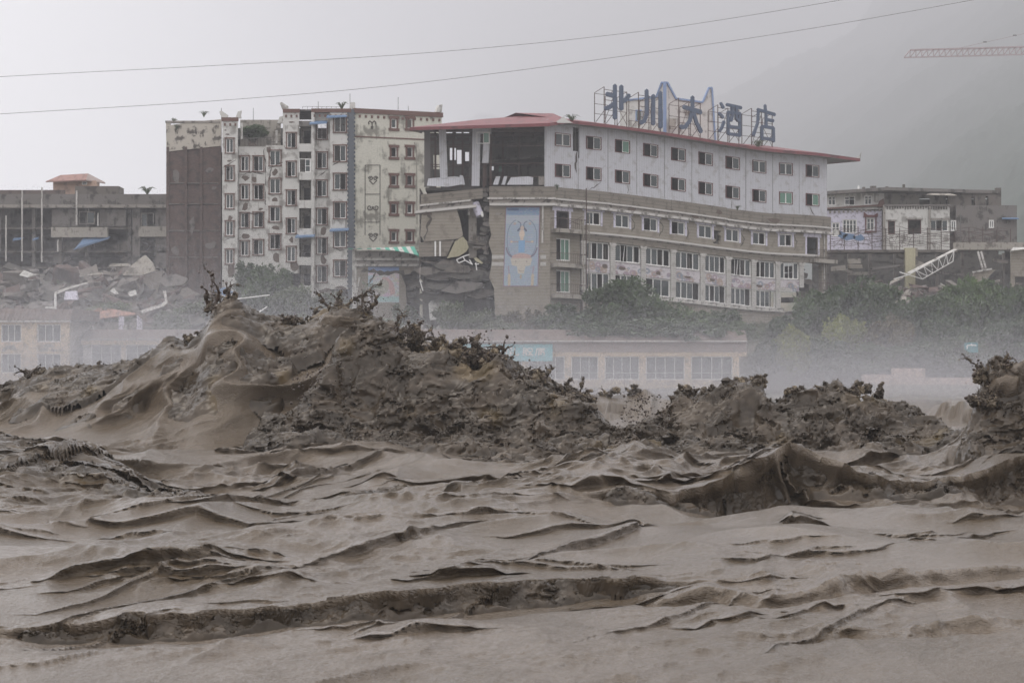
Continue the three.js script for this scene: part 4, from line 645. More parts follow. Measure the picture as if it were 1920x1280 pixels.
// ----- the five characters of the roof sign, each on its own frame -----
{
  const A = [
    [[[0.40, 1.0], [0.40, 0.0]], [[0.06, 0.70], [0.40, 0.68]], [[0.0, 0.26], [0.14, 0.30], [0.38, 0.44]], [[0.66, 1.0], [0.66, 0.3]], [[0.98, 0.76], [0.82, 0.6], [0.68, 0.54]]],
    [[[0.3, 1.0], [0.3, 0.32], [0.2, 0.12], [0.04, 0.06]], [[0.58, 0.88], [0.57, 0.06]], [[0.88, 1.0], [0.88, 0.0]]],
    [[[0.16, 0.68], [0.92, 0.6]], [[0.55, 1.0], [0.55, 0.62], [0.42, 0.3], [0.24, 0.12], [0.04, 0.1]], [[0.58, 0.58], [0.72, 0.28], [0.92, 0.04]]],
    [[[0.08, 0.98], [0.2, 0.84]], [[0.0, 0.66], [0.18, 0.54]], [[0.02, 0.1], [0.12, 0.2], [0.22, 0.42]], [[0.34, 0.96], [0.98, 0.92]], [[0.4, 0.74], [0.4, 0.04]], [[0.92, 0.74], [0.92, 0.04]], [[0.4, 0.73], [0.92, 0.73]], [[0.4, 0.05], [0.92, 0.05]], [[0.4, 0.28], [0.92, 0.28]], [[0.57, 0.94], [0.57, 0.62], [0.5, 0.46]], [[0.75, 0.94], [0.75, 0.56], [0.84, 0.5]]],
    [[[0.56, 1.06], [0.58, 0.9]], [[0.22, 0.9], [1.0, 0.82]], [[0.26, 0.9], [0.22, 0.5], [0.02, 0.12]], [[0.6, 0.84], [0.6, 0.44]], [[0.6, 0.64], [0.92, 0.63]], [[0.4, 0.42], [0.92, 0.42]], [[0.4, 0.42], [0.4, 0.02]], [[0.92, 0.42], [0.92, 0.02]], [[0.4, 0.08], [0.92, 0.07]]],
  ];
  const where = [[1157, 160, 222], [1221, 170, 236], [1296, 181, 247], [1369, 194, 254], [1432, 200, 264]], said = ['first', 'second', 'third', 'fourth', 'last'];
  A.forEach((strokes, k) => {
    const [px, p0, p1] = where[k], z0 = -3.6; let s0 = along(px); for (let i = 0; i < 8; i++) { const v = HWworld(s0, 0, z0); s0 += (px - (960 + v.x / -v.z * FOCAL)) / 14.5; }
    const depth = -HWworld(s0, 0, z0).z, hi = EYE + (HORIZON - p0) / FOCAL * depth, lo = EYE + (HORIZON - p1) / FOCAL * depth, h = hi - lo, w = 3.05;
    const g = thing('sign_character', `blue rooftop sign character on a steel frame, ${said[k]} of the five in reading order`, 'sign', 'blue sign characters on the hotel roof');
    const base = HWworld(s0, 0, z0); g.position.set(base.x, lo - 0.9, base.z); g.rotation.y = HA;
    const ch = new Builder(), slope = -0.045;
    for (const st of strokes) { const wd = k === 3 || k === 4 ? 0.15 : 0.21, up = [], dn = []; st.forEach(([x, y], i) => { const q = st[Math.min(st.length - 1, i + 1)], o = st[Math.max(0, i - 1)], dx = (q[0] - o[0]) * w, dy = (q[1] - o[1]) * h, L = Math.hypot(dx, dy), e = i === 0 ? 1.0 : i === st.length - 1 ? 1.15 : 1, X = (x - 0.5) * w, Y = 0.9 + y * h + X * slope; up.push([X - dy / L * wd * e, Y + dx / L * wd * e]); dn.unshift([X + dy / L * wd * e, Y - dx / L * wd * e]); if (i === 0) { up.unshift([X - dx / L * wd * 0.7, Y - dy / L * wd * 0.7]); } if (i === st.length - 1) up.push([X + dx / L * wd * 0.7, Y + dy / L * wd * 0.7]); });
      ch.prism([...up, ...dn], 0, 0.14 + 0.012 * strokes.indexOf(st)); }
    ch.build('character', M.signBlue, g);
    const fr = new Builder(), zb = -1.3, foot = -0.2;
    for (const x of [-1.55, -0.2, 1.3]) { const t = 0.9 + h * (x < -1 ? 0.92 : 0.86) + x * slope; fr.bar([x, foot, -0.06], [x, t, -0.06], 0.045); fr.bar([x - 0.2, foot, zb], [x - 0.2, t - 0.5, zb], 0.04); fr.bar([x - 0.2, t - 0.5, zb], [x, t, -0.06], 0.03); fr.bar([x - 0.2, 0.4, zb], [x, 1.6, -0.06], 0.03); }
    for (const f of [0.25, 0.55, 0.86]) { fr.bar([-1.55, 0.9 + h * f, -0.1], [1.3, 0.9 + h * f - 0.1, -0.1], 0.035); fr.bar([-1.75, 0.9 + h * f - 0.3, zb], [1.1, 0.9 + h * f - 0.4, zb], 0.03); }
    fr.bar([-1.55, 0.4, -0.06], [-0.2, 0.9 + h * 0.8, -0.06], 0.025); fr.bar([1.3, 0.4, -0.06], [-0.2, 0.9 + h * 0.5, -0.06], 0.025);
    fr.build('frame', M.rust, g);
  });
}
// ---------- the apartment block with the stepped white front ----------
{
  const D = 280, k = D / FOCAL, X0 = (658 - 960) * k, base = 7, r = rng(88);
  const B = thing('apartment_building', 'tall white apartment block with cracked plaster, red-brown window frames and stained end wall', 'apartment block');
  B.position.set(X0, base, -D);
  const X = (px) => (px - 960) * k, Y = (py) => EYE + (HORIZON - py) * k, W = (x, y, z) => [x - X0, y - base, z];
  const rect = (px, py, w, h) => [X(px - w / 2), X(px + w / 2), Y(py + h / 2), Y(py - h / 2)];
  // each bay of the front: edges, top, how far it stands back, the windows in it
  const bays = [
    { a: 618, b: 652, top: 204, z: 0, win: [[637, [232, 287, 340, 394, 448, 503], 22, 30]], bottom: 542 },
    { a: 584, b: 618, top: 210, z: -0.7, win: [[602, [244, 299, 352, 405, 460, 513], 18, 30]], bottom: 606 },
    { a: 529, b: 560, top: 204, z: -0.3, win: [[545, [262, 316, 370, 423, 476], 16, 28]], bottom: 512 },
    { a: 496, b: 529, top: 270, z: -1.2, win: [[513, [294, 347, 400, 452], 20, 28]], bottom: 520 },
    { a: 443, b: 496, top: 272, z: -1.6, win: [[455, [304, 358, 411, 464, 513], 15, 28], [481, [304, 358, 410, 462], 18, 28]], bottom: 530 },
    { a: 414, b: 443, top: 218, z: -0.9, win: [[428, [271, 323, 376, 427, 480], 14, 27]], bottom: 560 },
  ];
  for (const { a, b, top, z, win, bottom } of bays) {
    const holes = win.flatMap(([px, ys, w, h]) => ys.map((py) => rect(px, py, w, h)));
    new Builder(W).wall(X(a), X(b), Y(bottom), Y(top), z - 0.3, z, holes).build('front_wall', M.plaster, B);
    for (const [px, ys, w, h] of win) ys.forEach((py, i) => {
      const x = X(px), y = Y(py), ww = w * k, hh = h * k;
      const u = windowUnit(W, B, x, y, ww, hh, z - 0.08, { n: 2, t: 0.035, s: 0.045, glass: darkGlass, open: r() < 0.55 ? [r() < 0.5 ? 0 : 1] : [], broken: r() < 0.3 ? [0] : [] });
      new Builder(W).box(x - ww / 2 - 0.16, x + ww / 2 + 0.16, y + hh / 2, y + hh / 2 + 0.1, z - 0.02, z + 0.12).build('lintel', M.redBrown, u);
      new Builder(W).box(x - ww / 2 - 0.16, x + ww / 2 + 0.16, y - hh / 2 - 0.1, y - hh / 2, z - 0.02, z + 0.14).build('sill', M.redBrown, u);
      for (const q of [-1, 1]) new Builder(W).box(x + q * (ww / 2 + 0.06) - 0.06, x + q * (ww / 2 + 0.06) + 0.06, y - hh / 2, y + hh / 2, z - 0.02, z + 0.05).build('jamb', M.redBrown, u);
    });
    // short returns where the front steps
    new Builder(W).box(X(a), X(a) + 0.2, Y(bottom), Y(top), -3.5, z - 0.3).build('return_wall', M.plaster, B);
  }
  // the stack of balconies
  new Builder(W).wall(X(560), X(584), Y(580), Y(232), -2.4, -2.2, [244, 299, 352, 405, 460, 515].map((py) => rect(572, py + 10, 12, 26))).build('balcony_back_wall', M.concrete, B);
  new Builder(W).box(X(583), X(589), Y(606), Y(210), -2.2, 0.1).build('balcony_pillar', M.plaster, B);
  for (const py of [284, 337, 390, 443, 497, 550]) { const m = new Builder(W).box(X(560), X(583), Y(py), Y(py - 15), -0.1, 0.18).build('balcony_parapet', M.plaster, B); new Builder(W).box(X(560), X(583), Y(py), Y(py - 3), -2.2, -0.1).build('balcony_floor', M.concrete, m); if (py === 337) windowUnit(W, B, X(571.5), Y(310), 22 * k, 26 * k, 0.05, { n: 2, bar: 0.45, glass: darkGlass, open: [0] }); }
  new Builder(W).box(X(560), X(583), Y(236), Y(226), -2.2, 0.05).build('balcony_head', M.darkConcrete, B);
  for (const [a, b, py, z] of [[580, 613, 231, 0.5], [612, 650, 219, 0.6], [618, 654, 432, 0.7], [554, 590, 444, 0.9]]) new Builder(W).hex([[X(a), Y(py + 3), z], [X(b), Y(py + 1), z], [X(b), Y(py - 1), z], [X(a), Y(py), z], [X(a + 2), Y(py - 2), -0.2], [X(b), Y(py - 4), -0.2], [X(b), Y(py - 6), -0.2], [X(a + 2), Y(py - 5), -0.2]]).build('blue_awning', M.tarp, B);
  // security grilles on the top windows
  for (const [px, py, w, h, z] of [[637, 232, 22, 30, 0.16], [602, 244, 20, 32, -0.4]]) { const g = new Builder(W), x0 = X(px - w / 2), x1 = X(px + w / 2), y0 = Y(py + h / 2), y1 = Y(py - h / 2); for (let i = 0; i <= 8; i++) g.bar([lerp(x0, x1, i / 8), y0, z], [lerp(x0, x1, i / 8), y1, z], 0.018); for (const t of [0, 0.5, 1]) g.bar([x0, lerp(y0, y1, t), z], [x1, lerp(y0, y1, t), z], 0.02); g.build('window_grille', M.rust, B); }
  // parapets, bands, dentils, horned corners
  const horn = (px, py, z, dir) => new Builder(W).prism([[X(px) - 0.3, Y(py)], [X(px) + 0.3, Y(py)], [X(px) + 0.3 - dir * 0.05, Y(py - 6)], [X(px) + dir * 0.35, Y(py - 14)], [X(px) - 0.3 + dir * 0.25, Y(py - 12)]], z - 0.5, z).build('corner_horn', M.plaster, B);
  for (const [a, b, top, z] of [[529, 561, 203, -0.3], [583, 658, 203, 0], [413, 444, 218, -0.9]]) { new Builder(W).box(X(a), X(b), Y(top + 7), Y(top), z - 0.35, z + 0.12).build('parapet_band', M.redBrown, B); for (let px = a + 6; px < b - 3; px += 10) new Builder(W).box(X(px - 1.6), X(px + 1.6), Y(top + 16), Y(top + 11), z, z + 0.1).build('dentil', M.redBrown, B); }
  for (const [px, py, z, d] of [[533, 204, -0.3, -1], [418, 219, -0.9, -1], [444, 219, -0.9, 1], [519, 225, -3.2, 1]]) horn(px, py, z, d);
  new Builder(W).box(X(443), X(520), Y(300), Y(218), -3.7, -3.5).build('terrace_back_wall', M.concrete, B);
  { const g = new Builder(W); for (let px = 456; px <= 528; px += 6) g.bar([X(px), Y(272), -1.3], [X(px), Y(256), -1.3], 0.03); g.bar([X(456), Y(257), -1.3], [X(528), Y(254), -1.3], 0.05); g.bar([X(495), Y(264), -1.3], [X(528), Y(263), -1.3], 0.04); g.build('terrace_railing', M.steel, B); }
  for (const [px, p0, p1] of [[450, 258, 228], [516, 266, 242]]) new Builder(W).bar([X(px), Y(p0), -1.2], [X(px), Y(p1), -1.2], 0.12, 0.12, 6).build('vent_pipe', M.plaster, B);
  // blue quoins down the corner
  new Builder(W).box(X(653), X(663), Y(600), Y(204), -0.4, 0.06).build('corner_strip', plain(0x565b61), B);
  for (let i = 0; i < 48; i++) { const py = 210 + i * 8.1; new Builder(W).box(X(650.5), X(653), Y(py + 4), Y(py), -0.2, 0.07).build('quoin', M.quoin, B); new Builder(W).box(X(663), X(665.5), Y(py + 4), Y(py), -0.2, 0.05).build('quoin', M.quoin, B); }
  // plaster lost, brick showing
  for (const [px, py, w, h] of [[456, 331, 14, 13], [473, 334, 12, 14], [513, 321, 10, 13], [513, 372, 13, 9], [456, 385, 14, 15], [485, 390, 9, 5], [515, 426, 15, 9], [429, 407, 10, 10], [545, 449, 8, 14], [551, 499, 19, 24], [515, 483, 16, 22], [431, 508, 12, 28], [458, 441, 14, 12], [606, 433, 13, 15], [604, 487, 13, 22], [424, 250, 8, 4], [420, 242, 5, 3], [428, 300, 12, 3], [545, 228, 12, 3], [610, 545, 26, 12], [640, 540, 24, 8], [470, 268, 20, 8], [500, 278, 10, 14]]) {
    const z = bays.find((q) => px >= q.a && px <= q.b)?.z ?? -0.5; new Builder(W).prism(jagged(r, X(px), Y(py), w * k, h * k, 8, 0.42), z - 0.02, z + 0.012).build('exposed_brick', M.patch, B);
  }
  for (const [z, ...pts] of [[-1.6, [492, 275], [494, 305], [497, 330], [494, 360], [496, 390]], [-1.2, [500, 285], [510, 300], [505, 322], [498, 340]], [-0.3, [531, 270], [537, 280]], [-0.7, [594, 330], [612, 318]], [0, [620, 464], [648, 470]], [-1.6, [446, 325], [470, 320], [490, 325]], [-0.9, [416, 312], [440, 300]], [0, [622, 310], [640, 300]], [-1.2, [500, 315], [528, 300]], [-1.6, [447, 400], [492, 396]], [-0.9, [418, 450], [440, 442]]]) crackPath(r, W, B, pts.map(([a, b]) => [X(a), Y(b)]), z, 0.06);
  // end wall: turned 28 degrees away
  const c = Math.cos(0.49), s = Math.sin(0.49), E = (x, y, z) => [x * c + z * s, y - base, -x * s + z * c];
  const ex = (px) => { const t = (px - 960) / FOCAL; return (t * D - X0) / (c - t * s); }, ey = (px, py) => EYE + (HORIZON - py) / FOCAL * (D + ex(px) * s);
  const eh = []; for (const px of [738, 768]) for (const py of [231, 285, 338, 391, 443]) eh.push([px, py]);
  const er = ([px, py]) => [ex(px - 5), ex(px + 5), ey(px, py + 9), ey(px, py - 9)];
  const len = ex(828);
  new Builder(E).wall(0.35, len, base - 1, ey(700, 206), -0.3, 0, eh.map(er)).build('end_wall', M.endWall, B);
  new Builder(E).box(0.3, len + 0.1, ey(700, 213), ey(700, 204), -0.35, 0.14).build('parapet_band', M.redBrown, B);
  for (let px = 672; px < 822; px += 11.5) new Builder(E).box(ex(px), ex(px + 3.4), ey(700, 221), ey(700, 216), 0, 0.1).build('dentil', M.redBrown, B);
  new Builder(E).box(0.4, len, ey(700, 258), ey(700, 255.5), 0, 0.06).build('band', M.redBrown, B);
  new Builder(E).prism([[len - 0.6, ey(800, 208)], [len, ey(800, 208)], [len + 0.1, ey(800, 193)], [len - 0.3, ey(800, 195)]], -0.6, 0).build('corner_horn', M.plaster, B);
  eh.forEach((q) => {
    const [x0, x1, y0, y1] = er(q), u = windowUnit(E, B, (x0 + x1) / 2, (y0 + y1) / 2, x1 - x0, y1 - y0, -0.05, { n: 1, t: 0.05, glass: darkGlass, open: r() < 0.4 ? [0] : [] });
    new Builder(E).box(x0 - 0.3, x1 + 0.3, y1, y1 + 0.28, 0, 0.12).build('lintel', M.redBrown, u); new Builder(E).box(x0 - 0.3, x1 + 0.3, y0 - 0.28, y0, 0, 0.12).build('sill', M.redBrown, u);
    for (const [a, b] of [[x0 - 0.18, x0], [x1, x1 + 0.18]]) new Builder(E).box(a, b, y0, y1, 0, 0.08).build('jamb', M.redBrown, u);
  });
  // ram's heads and scrolls in relief
  const relief = (list, wd, n) => { const b = new Builder(E); for (const pts of list) b.path(pts.map(([px, py]) => [ex(px), ey(px, py), 0.02]), wd, 4); return b.build(n, M.dark, B); };
  const scroll = (cx, cy, rad, dir, from = 0, turns = 1.3) => Array.from({ length: 16 }, (_, i) => { const t = from + i / 15 * turns * Math.PI * 2, q = rad * (1 - 0.72 * i / 15); return [cx + dir * Math.cos(t) * q, cy + Math.sin(t) * q]; });
  relief([[[690, 229], [693, 226], [697, 230], [701, 226], [704, 229], [703, 233]], [[697, 230], [697, 241]], [[690, 229], [691, 233]], [[695, 236], [697, 241], [699, 236]]], 0.07, 'ram_relief');
  const frame = [[684, 441], [684, 309], [712, 309], [712, 441]]; relief([frame, [[684, 363.5], [712, 363.5]], [[684, 416], [712, 416]]], 0.04, 'relief_border');
  relief([scroll(694.5, 334, 4.4, 1, 3.1), scroll(703.5, 334, 4.4, -1, 3.1), [[692, 338], [699, 345], [706, 338]]], 0.06, 'scroll_relief');
  relief([scroll(692.5, 389, 5.6, 1, -0.4), scroll(704.5, 389, 5.6, -1, -0.4)], 0.06, 'scroll_relief');
  relief([scroll(694.5, 441, 4.4, 1, 3.1), scroll(703.5, 441, 4.4, -1, 3.1), [[692, 445], [699, 452], [706, 445]]], 0.06, 'scroll_relief');
  new Builder(E).path([[ex(776), ey(776, 266), 0.1], [ex(780), ey(780, 280), 0.1], [ex(781), ey(781, 420), 0.1]], 0.05).build('wall_pipe', M.concrete, B);
  // inside and rear
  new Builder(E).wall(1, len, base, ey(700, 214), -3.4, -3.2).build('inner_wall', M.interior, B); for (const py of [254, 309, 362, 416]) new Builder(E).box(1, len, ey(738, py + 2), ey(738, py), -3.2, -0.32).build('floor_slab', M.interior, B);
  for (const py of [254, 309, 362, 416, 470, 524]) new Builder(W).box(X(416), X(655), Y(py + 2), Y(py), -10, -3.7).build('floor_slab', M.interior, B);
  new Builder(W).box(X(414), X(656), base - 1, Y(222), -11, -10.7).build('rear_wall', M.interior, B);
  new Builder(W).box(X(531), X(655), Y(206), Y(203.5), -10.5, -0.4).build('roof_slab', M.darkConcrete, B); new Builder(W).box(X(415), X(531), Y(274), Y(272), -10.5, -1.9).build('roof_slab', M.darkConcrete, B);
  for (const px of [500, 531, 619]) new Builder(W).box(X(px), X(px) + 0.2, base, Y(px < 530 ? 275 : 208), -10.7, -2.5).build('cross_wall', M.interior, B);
  // mast and antenna rods on the roof
  for (const [px, p0, p1, z] of [[468, 218, 196, -3.4], [592, 204, 184, -3], [654, 203, 172, -1.5], [743, 208, 174, -4], [762, 208, 190, -4.5]]) new Builder(W).bar([X(px), Y(p0 + 3), z], [X(px), Y(p1), z], 0.035).build('roof_rod', M.steel, B);
  { const g = new Builder(W); for (let px = 566; px < 640; px += 9) g.bar([X(px), Y(204), -0.5], [X(px), Y(198), -0.5], 0.02); g.bar([X(566), Y(198), -0.5], [X(638), Y(199), -0.5], 0.022); g.build('roof_railing', M.steel, B); }
  new Builder(W).box(X(655), X(664), Y(205), Y(190), -1.5, -0.6).build('roof_block', M.plaster, B);
}
// ---------- the brick wing left of it ----------
{
  const D = 284, k = D / FOCAL, r = rng(19), B = thing('brick_building', 'bare dark brick side wall with pale concrete top, left of the white apartments', 'building');
  const X0 = (310 - 960) * k; B.position.set(X0, 8, -D);
  const X = (px) => (px - 960) * k, Y = (py) => EYE + (HORIZON - py) * k, W = (x, y, z) => [x - X0, y - 8, z];
  for (const [a, b, z] of [[311, 348, 0], [348, 376, -0.12], [376, 414, 0.05]]) for (const [p0, p1] of [[560, 483], [482, 434], [432, 384], [382, 345], [343, 274]]) new Builder(W).box(X(a), X(b), Y(p0), Y(p1), -0.4, z).build('brick_panel', M.brick, B);
  for (const py of [483, 433, 383, 344]) new Builder(W).box(X(311), X(414), Y(py), Y(py - 2), -0.4, 0.08).build('floor_beam', M.darkConcrete, B);
  new Builder(W).prism([[X(311), Y(284)], [X(414), Y(273)], [X(414), Y(223)], [X(380), Y(226)], [X(318), Y(234)], [X(318), Y(228)], [X(310), Y(228)]], -0.4, 0.12).build('concrete_parapet', standard({ map: stained(0xb2aba0, 0x4b4641, 0.95, 4, 0.8, 21) }), B);
  for (const px of [311, 345, 374, 409]) new Builder(W).box(X(px), X(px + 5), Y(560), Y(275), -0.3, 0.22).build('brick_pier', M.brick, B);
  for (const [px, py, w, h] of [[330, 330, 16, 24], [392, 318, 18, 10], [360, 420, 12, 30], [395, 460, 20, 16], [328, 470, 14, 20], [400, 352, 10, 8]]) new Builder(W).prism(jagged(r, X(px), Y(py), w * k, h * k, 11, 0.4), 0.05, 0.09).build('render_patch', M.darkConcrete, B);
  new Builder(W).box(X(311), X(414), 7, Y(284), -11, -0.45).build('building_core', M.darkConcrete, B);
  new Builder(W).box(X(309), X(412), Y(230), Y(226), -0.5, 0.2).build('coping', M.ledge, B);
  new Builder(W).bar([X(412), Y(222), -1], [X(412), Y(200), -1], 0.04).build('roof_rod', M.steel, B);
}
// ---------- other buildings ----------
function place(name, label, category, px0, d, base, group) { const g = thing(name, label, category, group), k = d / FOCAL, x0 = (px0 - 960) * k; g.position.set(x0, base, -d); return { g, k, X: (px) => (px - 960) * k, Y: (py) => EYE + (HORIZON - py) * k, W: (x, y, z) => [x - x0, y - base, z] }; }
{ // the dark ruined block at the far left
  const { g, k, X, Y, W } = place('ruined_building', 'dark grey ruined block with open floors and blue tarpaulin', 'building', 0, 300, 10), r = rng(5);
  const b = (n, m, a, c, p0, p1, z0, z1) => new Builder(W).box(X(a), X(c), Y(p0), Y(p1), z0, z1).build(n, m, g);
  b('top_parapet', M.darkConcrete, -60, 312, 384, 364, -0.4, 0.5); b('parapet_edge', M.ledge, -60, 312, 390, 384, -0.4, 0.8);
  b('roof_slab', M.ruin, -60, 312, 368, 364, -12, -0.4); b('rear_wall', M.interior, -60, 312, 540, 368, -12.4, -12);
  for (const [a, c, p0, p1, z] of [[96, 145, 424, 392, 0], [200, 235, 424, 392, 0.1], [248, 262, 500, 390, 0.2], [290, 312, 500, 390, 0], [-60, 0, 470, 390, 0.1], [185, 200, 424, 392, -0.3]]) b('wall_panel', M.darkConcrete, a, c, p0, p1, z - 0.3, z);
  for (const [a, c, p0] of [[96, 202, 445], [260, 312, 444]]) b('balcony_band', M.concrete, a, c, p0, p0 - 19, -0.2, 0.6);
  for (const py of [426, 470, 500]) b('floor_slab', M.ruin, -60, 312, py + 3, py, -12, 0);
  for (const px of [60, 110, 160, 240, 300]) b('column', M.darkConcrete, px - 3, px + 3, 520, 390, -1.2, -0.5);
  for (const [px, p0, p1] of [[13, 490, 405], [43, 490, 357], [80, 492, 352], [110, 472, 450], [145, 422, 358], [185, 424, 400]]) new Builder(W).bar([X(px), Y(p0), 1], [X(px), Y(p1), 1], 0.09, 0.09, 6).build('white_pipe', M.molding, g);
  windowUnit(W, g, X(162), Y(408), 30 * k, 24 * k, 0.05, { n: 2, glass: darkGlass, frame: M.ledge, sash: M.ledge, open: [0] }); windowUnit(W, g, X(275), Y(412), 24 * k, 26 * k, 0.05, { n: 2, glass: darkGlass, frame: M.ledge, sash: M.ledge, open: [1] });
  new Builder(W).hex([[X(140), Y(470), 1.4], [X(204), Y(449), 1.2], [X(206), Y(446), 1.2], [X(150), Y(462), 1.4], [X(150), Y(452), 0], [X(206), Y(445), 0], [X(206), Y(443), 0], [X(158), Y(443), 0]]).build('blue_tarpaulin', M.tarp, g);
  for (const [a, c] of [[25, 43], [62, 72]]) new Builder(W).hex([[X(a), Y(452), 0.8], [X(c), Y(449), 0.8], [X(c), Y(447), 0.8], [X(a), Y(449), 0.8], [X(a), Y(448), 0], [X(c), Y(446), 0], [X(c), Y(444), 0], [X(a), Y(446), 0]]).build('blue_tarpaulin', M.tarp, g);
  for (let i = 0; i < 12; i++) new Builder(W).prism(jagged(r, X(90 + r() * 220), Y(455 + r() * 40), 1.5 + r() * 2, 0.8 + r(), 8), -2 - r() * 3, -0.6 - r()).build('broken_wall', [M.ruin, M.interior, M.darkConcrete][i % 3], g);
  b('roof_box', M.ruin, 131, 214, 366, 345, -7, -3); b('low_roof_wall', M.darkConcrete, 214, 312, 370, 356, -9, -8.6); b('low_roof_wall', M.brownRoof, -60, 96, 366, 346, -9, -8.6);
  for (let i = 0; i < 9; i++) b('roof_course', M.concrete, 218 + i * 10.4, 226 + i * 10.4, 360, 357, -8.59, -8.5);
}
{ // pavilion with a reddish roof behind it
  const { g, k, X, Y, W } = place('roof_pavilion', 'small pinkish pavilion with reddish gable roof above the dark ruin', 'pavilion', 137, 318, 18);
  new Builder(W).wall(X(98), X(178), 18, Y(338), -3, 0, [[X(152), X(162), Y(346), Y(340)]]).build('wall', standard({ map: stained(0xb59a88, 0x7f6c62, 0.6, 4, 0.5, 31) }), g);
  const P = (px, py, z) => [X(px), Y(py), z];
  new Builder(W).hex([P(88, 341, 1.4), P(163, 338, 1.4), P(160, 323, -1.5), P(108, 326, -1.5), P(88, 343, 1.4), P(163, 340, 1.4), P(160, 325, -1.6), P(108, 328, -1.6)]).build('roof_slope', standard({ map: stained(0x8f7068, 0x63504a, 0.7, 3, 0.4, 32) }), g);
  new Builder(W).hex([P(163, 338, 1.4), P(189, 339, -3), P(187, 337, -3.2), P(160, 323, -1.5), P(163, 340, 1.4), P(189, 341, -3), P(187, 339, -3.2), P(160, 325, -1.6)]).build('roof_end', M.pinkish, g);
  windowUnit(W, g, X(157), Y(343), 10 * k, 6 * k, 0.02, { n: 1, t: 0.04 });
}
function shopWindow(W, g, x0, x1, y0, y1, n, bar) { return windowUnit(W, g, (x0 + x1) / 2, (y0 + y1) / 2, x1 - x0, y1 - y0, -0.1, { n, bar, t: 0.05, s: 0.035, glass: darkGlass }); }
{ // yellow two-storey house on the bank
  const { g, k, X, Y, W } = place('bank_house', 'yellow two-storey house with peeling paint on the bank, at the left edge', 'house', 0, 237, 0.8), r = rng(7);
  const wins = [[-40, 0.5, 32], [20, 0, 38], [91, 0, 44]], holes = [];
  for (const [px, , w] of wins) for (const [p0, p1] of [[641, 608], [699, 663]]) holes.push([X(px - w / 2), X(px + w / 2), Y(p0), Y(p1)]);
  new Builder(W).wall(X(-90), X(130), 0.3, Y(603), -0.3, 0, holes).build('front_wall', M.yellow, g);
  holes.forEach(([a, b, c, d]) => shopWindow(W, g, a, b, c, d, 3, null));
  for (const [a, b] of [[40, 69], [114, 130]]) new Builder(W).box(X(a), X(b), 0.3, Y(603), 0, 0.25).build('pilaster', M.yellow, g);
  for (const [px, py, w, h] of [[20, 652, 30, 9], [90, 648, 26, 8], [80, 655, 20, 10], [8, 656, 10, 10], [100, 656, 16, 6], [35, 700, 12, 8]]) new Builder(W).prism(jagged(r, X(px), Y(py), w * k, h * k, 10, 0.4), 0.002, 0.012).build('peeled_patch', M.ledge, g);
  new Builder(W).hex([[X(130), 0.3, 0], [X(156), 0.3, -7], [X(156), Y(603), -7], [X(130), Y(603), 0], [X(130) - 0.2, 0.3, 0], [X(156) - 0.2, 0.3, -7], [X(156) - 0.2, Y(603), -7], [X(130) - 0.2, Y(603), 0]]).build('side_wall', M.concrete, g);
  new Builder(W).box(X(-90), X(131), Y(604), Y(601), -0.4, 0.6).build('eave_line', M.molding, g);
  new Builder(W).hex([[X(-90), Y(601), 0.6], [X(131), Y(601), 0.6], [X(131), Y(579), -1.2], [X(-90), Y(577), -1.2], [X(-90), Y(601), -8], [X(160), Y(601), -8], [X(160), Y(580), -8], [X(-90), Y(577), -8]]).build('roof', M.brownRoof, g);
  for (let px = -84; px < 128; px += 7) new Builder(W).bar([X(px), Y(600), 0.6], [X(px), Y(579), -1.18], 0.05).build('roof_rib', M.brownRoof, g);
  new Builder(W).bar([X(97), Y(578), -1.6], [X(97), Y(549), -1.6], 0.11, 0.11, 6).build('white_pipe', M.whiteFrame, g);
  new Builder(W).box(X(76), X(90), Y(577), Y(574), -3, -2).build('roof_sheet', M.whiteFrame, g);
  new Builder(W).box(X(-90), X(160), Y(602), Y(600), -8, -0.4).build('ceiling', M.interior, g);
  new Builder(W).box(X(-90), X(150), 0.3, Y(602), -8, -7.8).build('rear_wall', M.interior, g);
}
{ // low shops right of the yellow house
  const { g, k, X, Y, W } = place('bank_shops', 'low shop row with pale glazed front beside the yellow house', 'shop', 155, 239, 0.8);
  const piers = [[155, 170, M.plaster], [227, 235, M.yellow], [299, 307, M.yellow], [370, 378, M.yellow], [440, 448, M.yellow]];
  piers.forEach(([a, b, m]) => new Builder(W).box(X(a), X(b), 0.3, Y(645), -0.3, 0.1).build('pier', m, g));
  for (let i = 0; i < 4; i++) { shopWindow(W, g, X(piers[i][1]), X(piers[i + 1][0]), Y(704), Y(646), 3, 0.74); new Builder(W).box(X(piers[i][1]), X(piers[i + 1][0]), 0.3, Y(704), -0.3, -0.02).build('stall_riser', M.concrete, g); }
  new Builder(W).box(X(153), X(450), Y(646), Y(638), -0.5, 0.5).build('fascia', M.yellow, g); new Builder(W).box(X(153), X(450), Y(638), Y(636), -0.5, 0.7).build('eave_line', M.molding, g);
  new Builder(W).hex([[X(153), Y(636), 0.7], [X(450), Y(636), 0.7], [X(450), Y(617), -1.5], [X(160), Y(617), -1.5], [X(153), Y(636), -7], [X(450), Y(636), -7], [X(450), Y(617), -7], [X(160), Y(617), -7]]).build('roof', M.brownRoof, g);
  new Builder(W).box(X(155), X(450), 0.3, Y(638), -7, -6.8).build('rear_wall', M.concrete, g);
  for (const px of [165, 228]) new Builder(W).box(X(px - 3), X(px + 3), Y(617), Y(609), -2, -1.6).build('roof_post', M.molding, g);
}
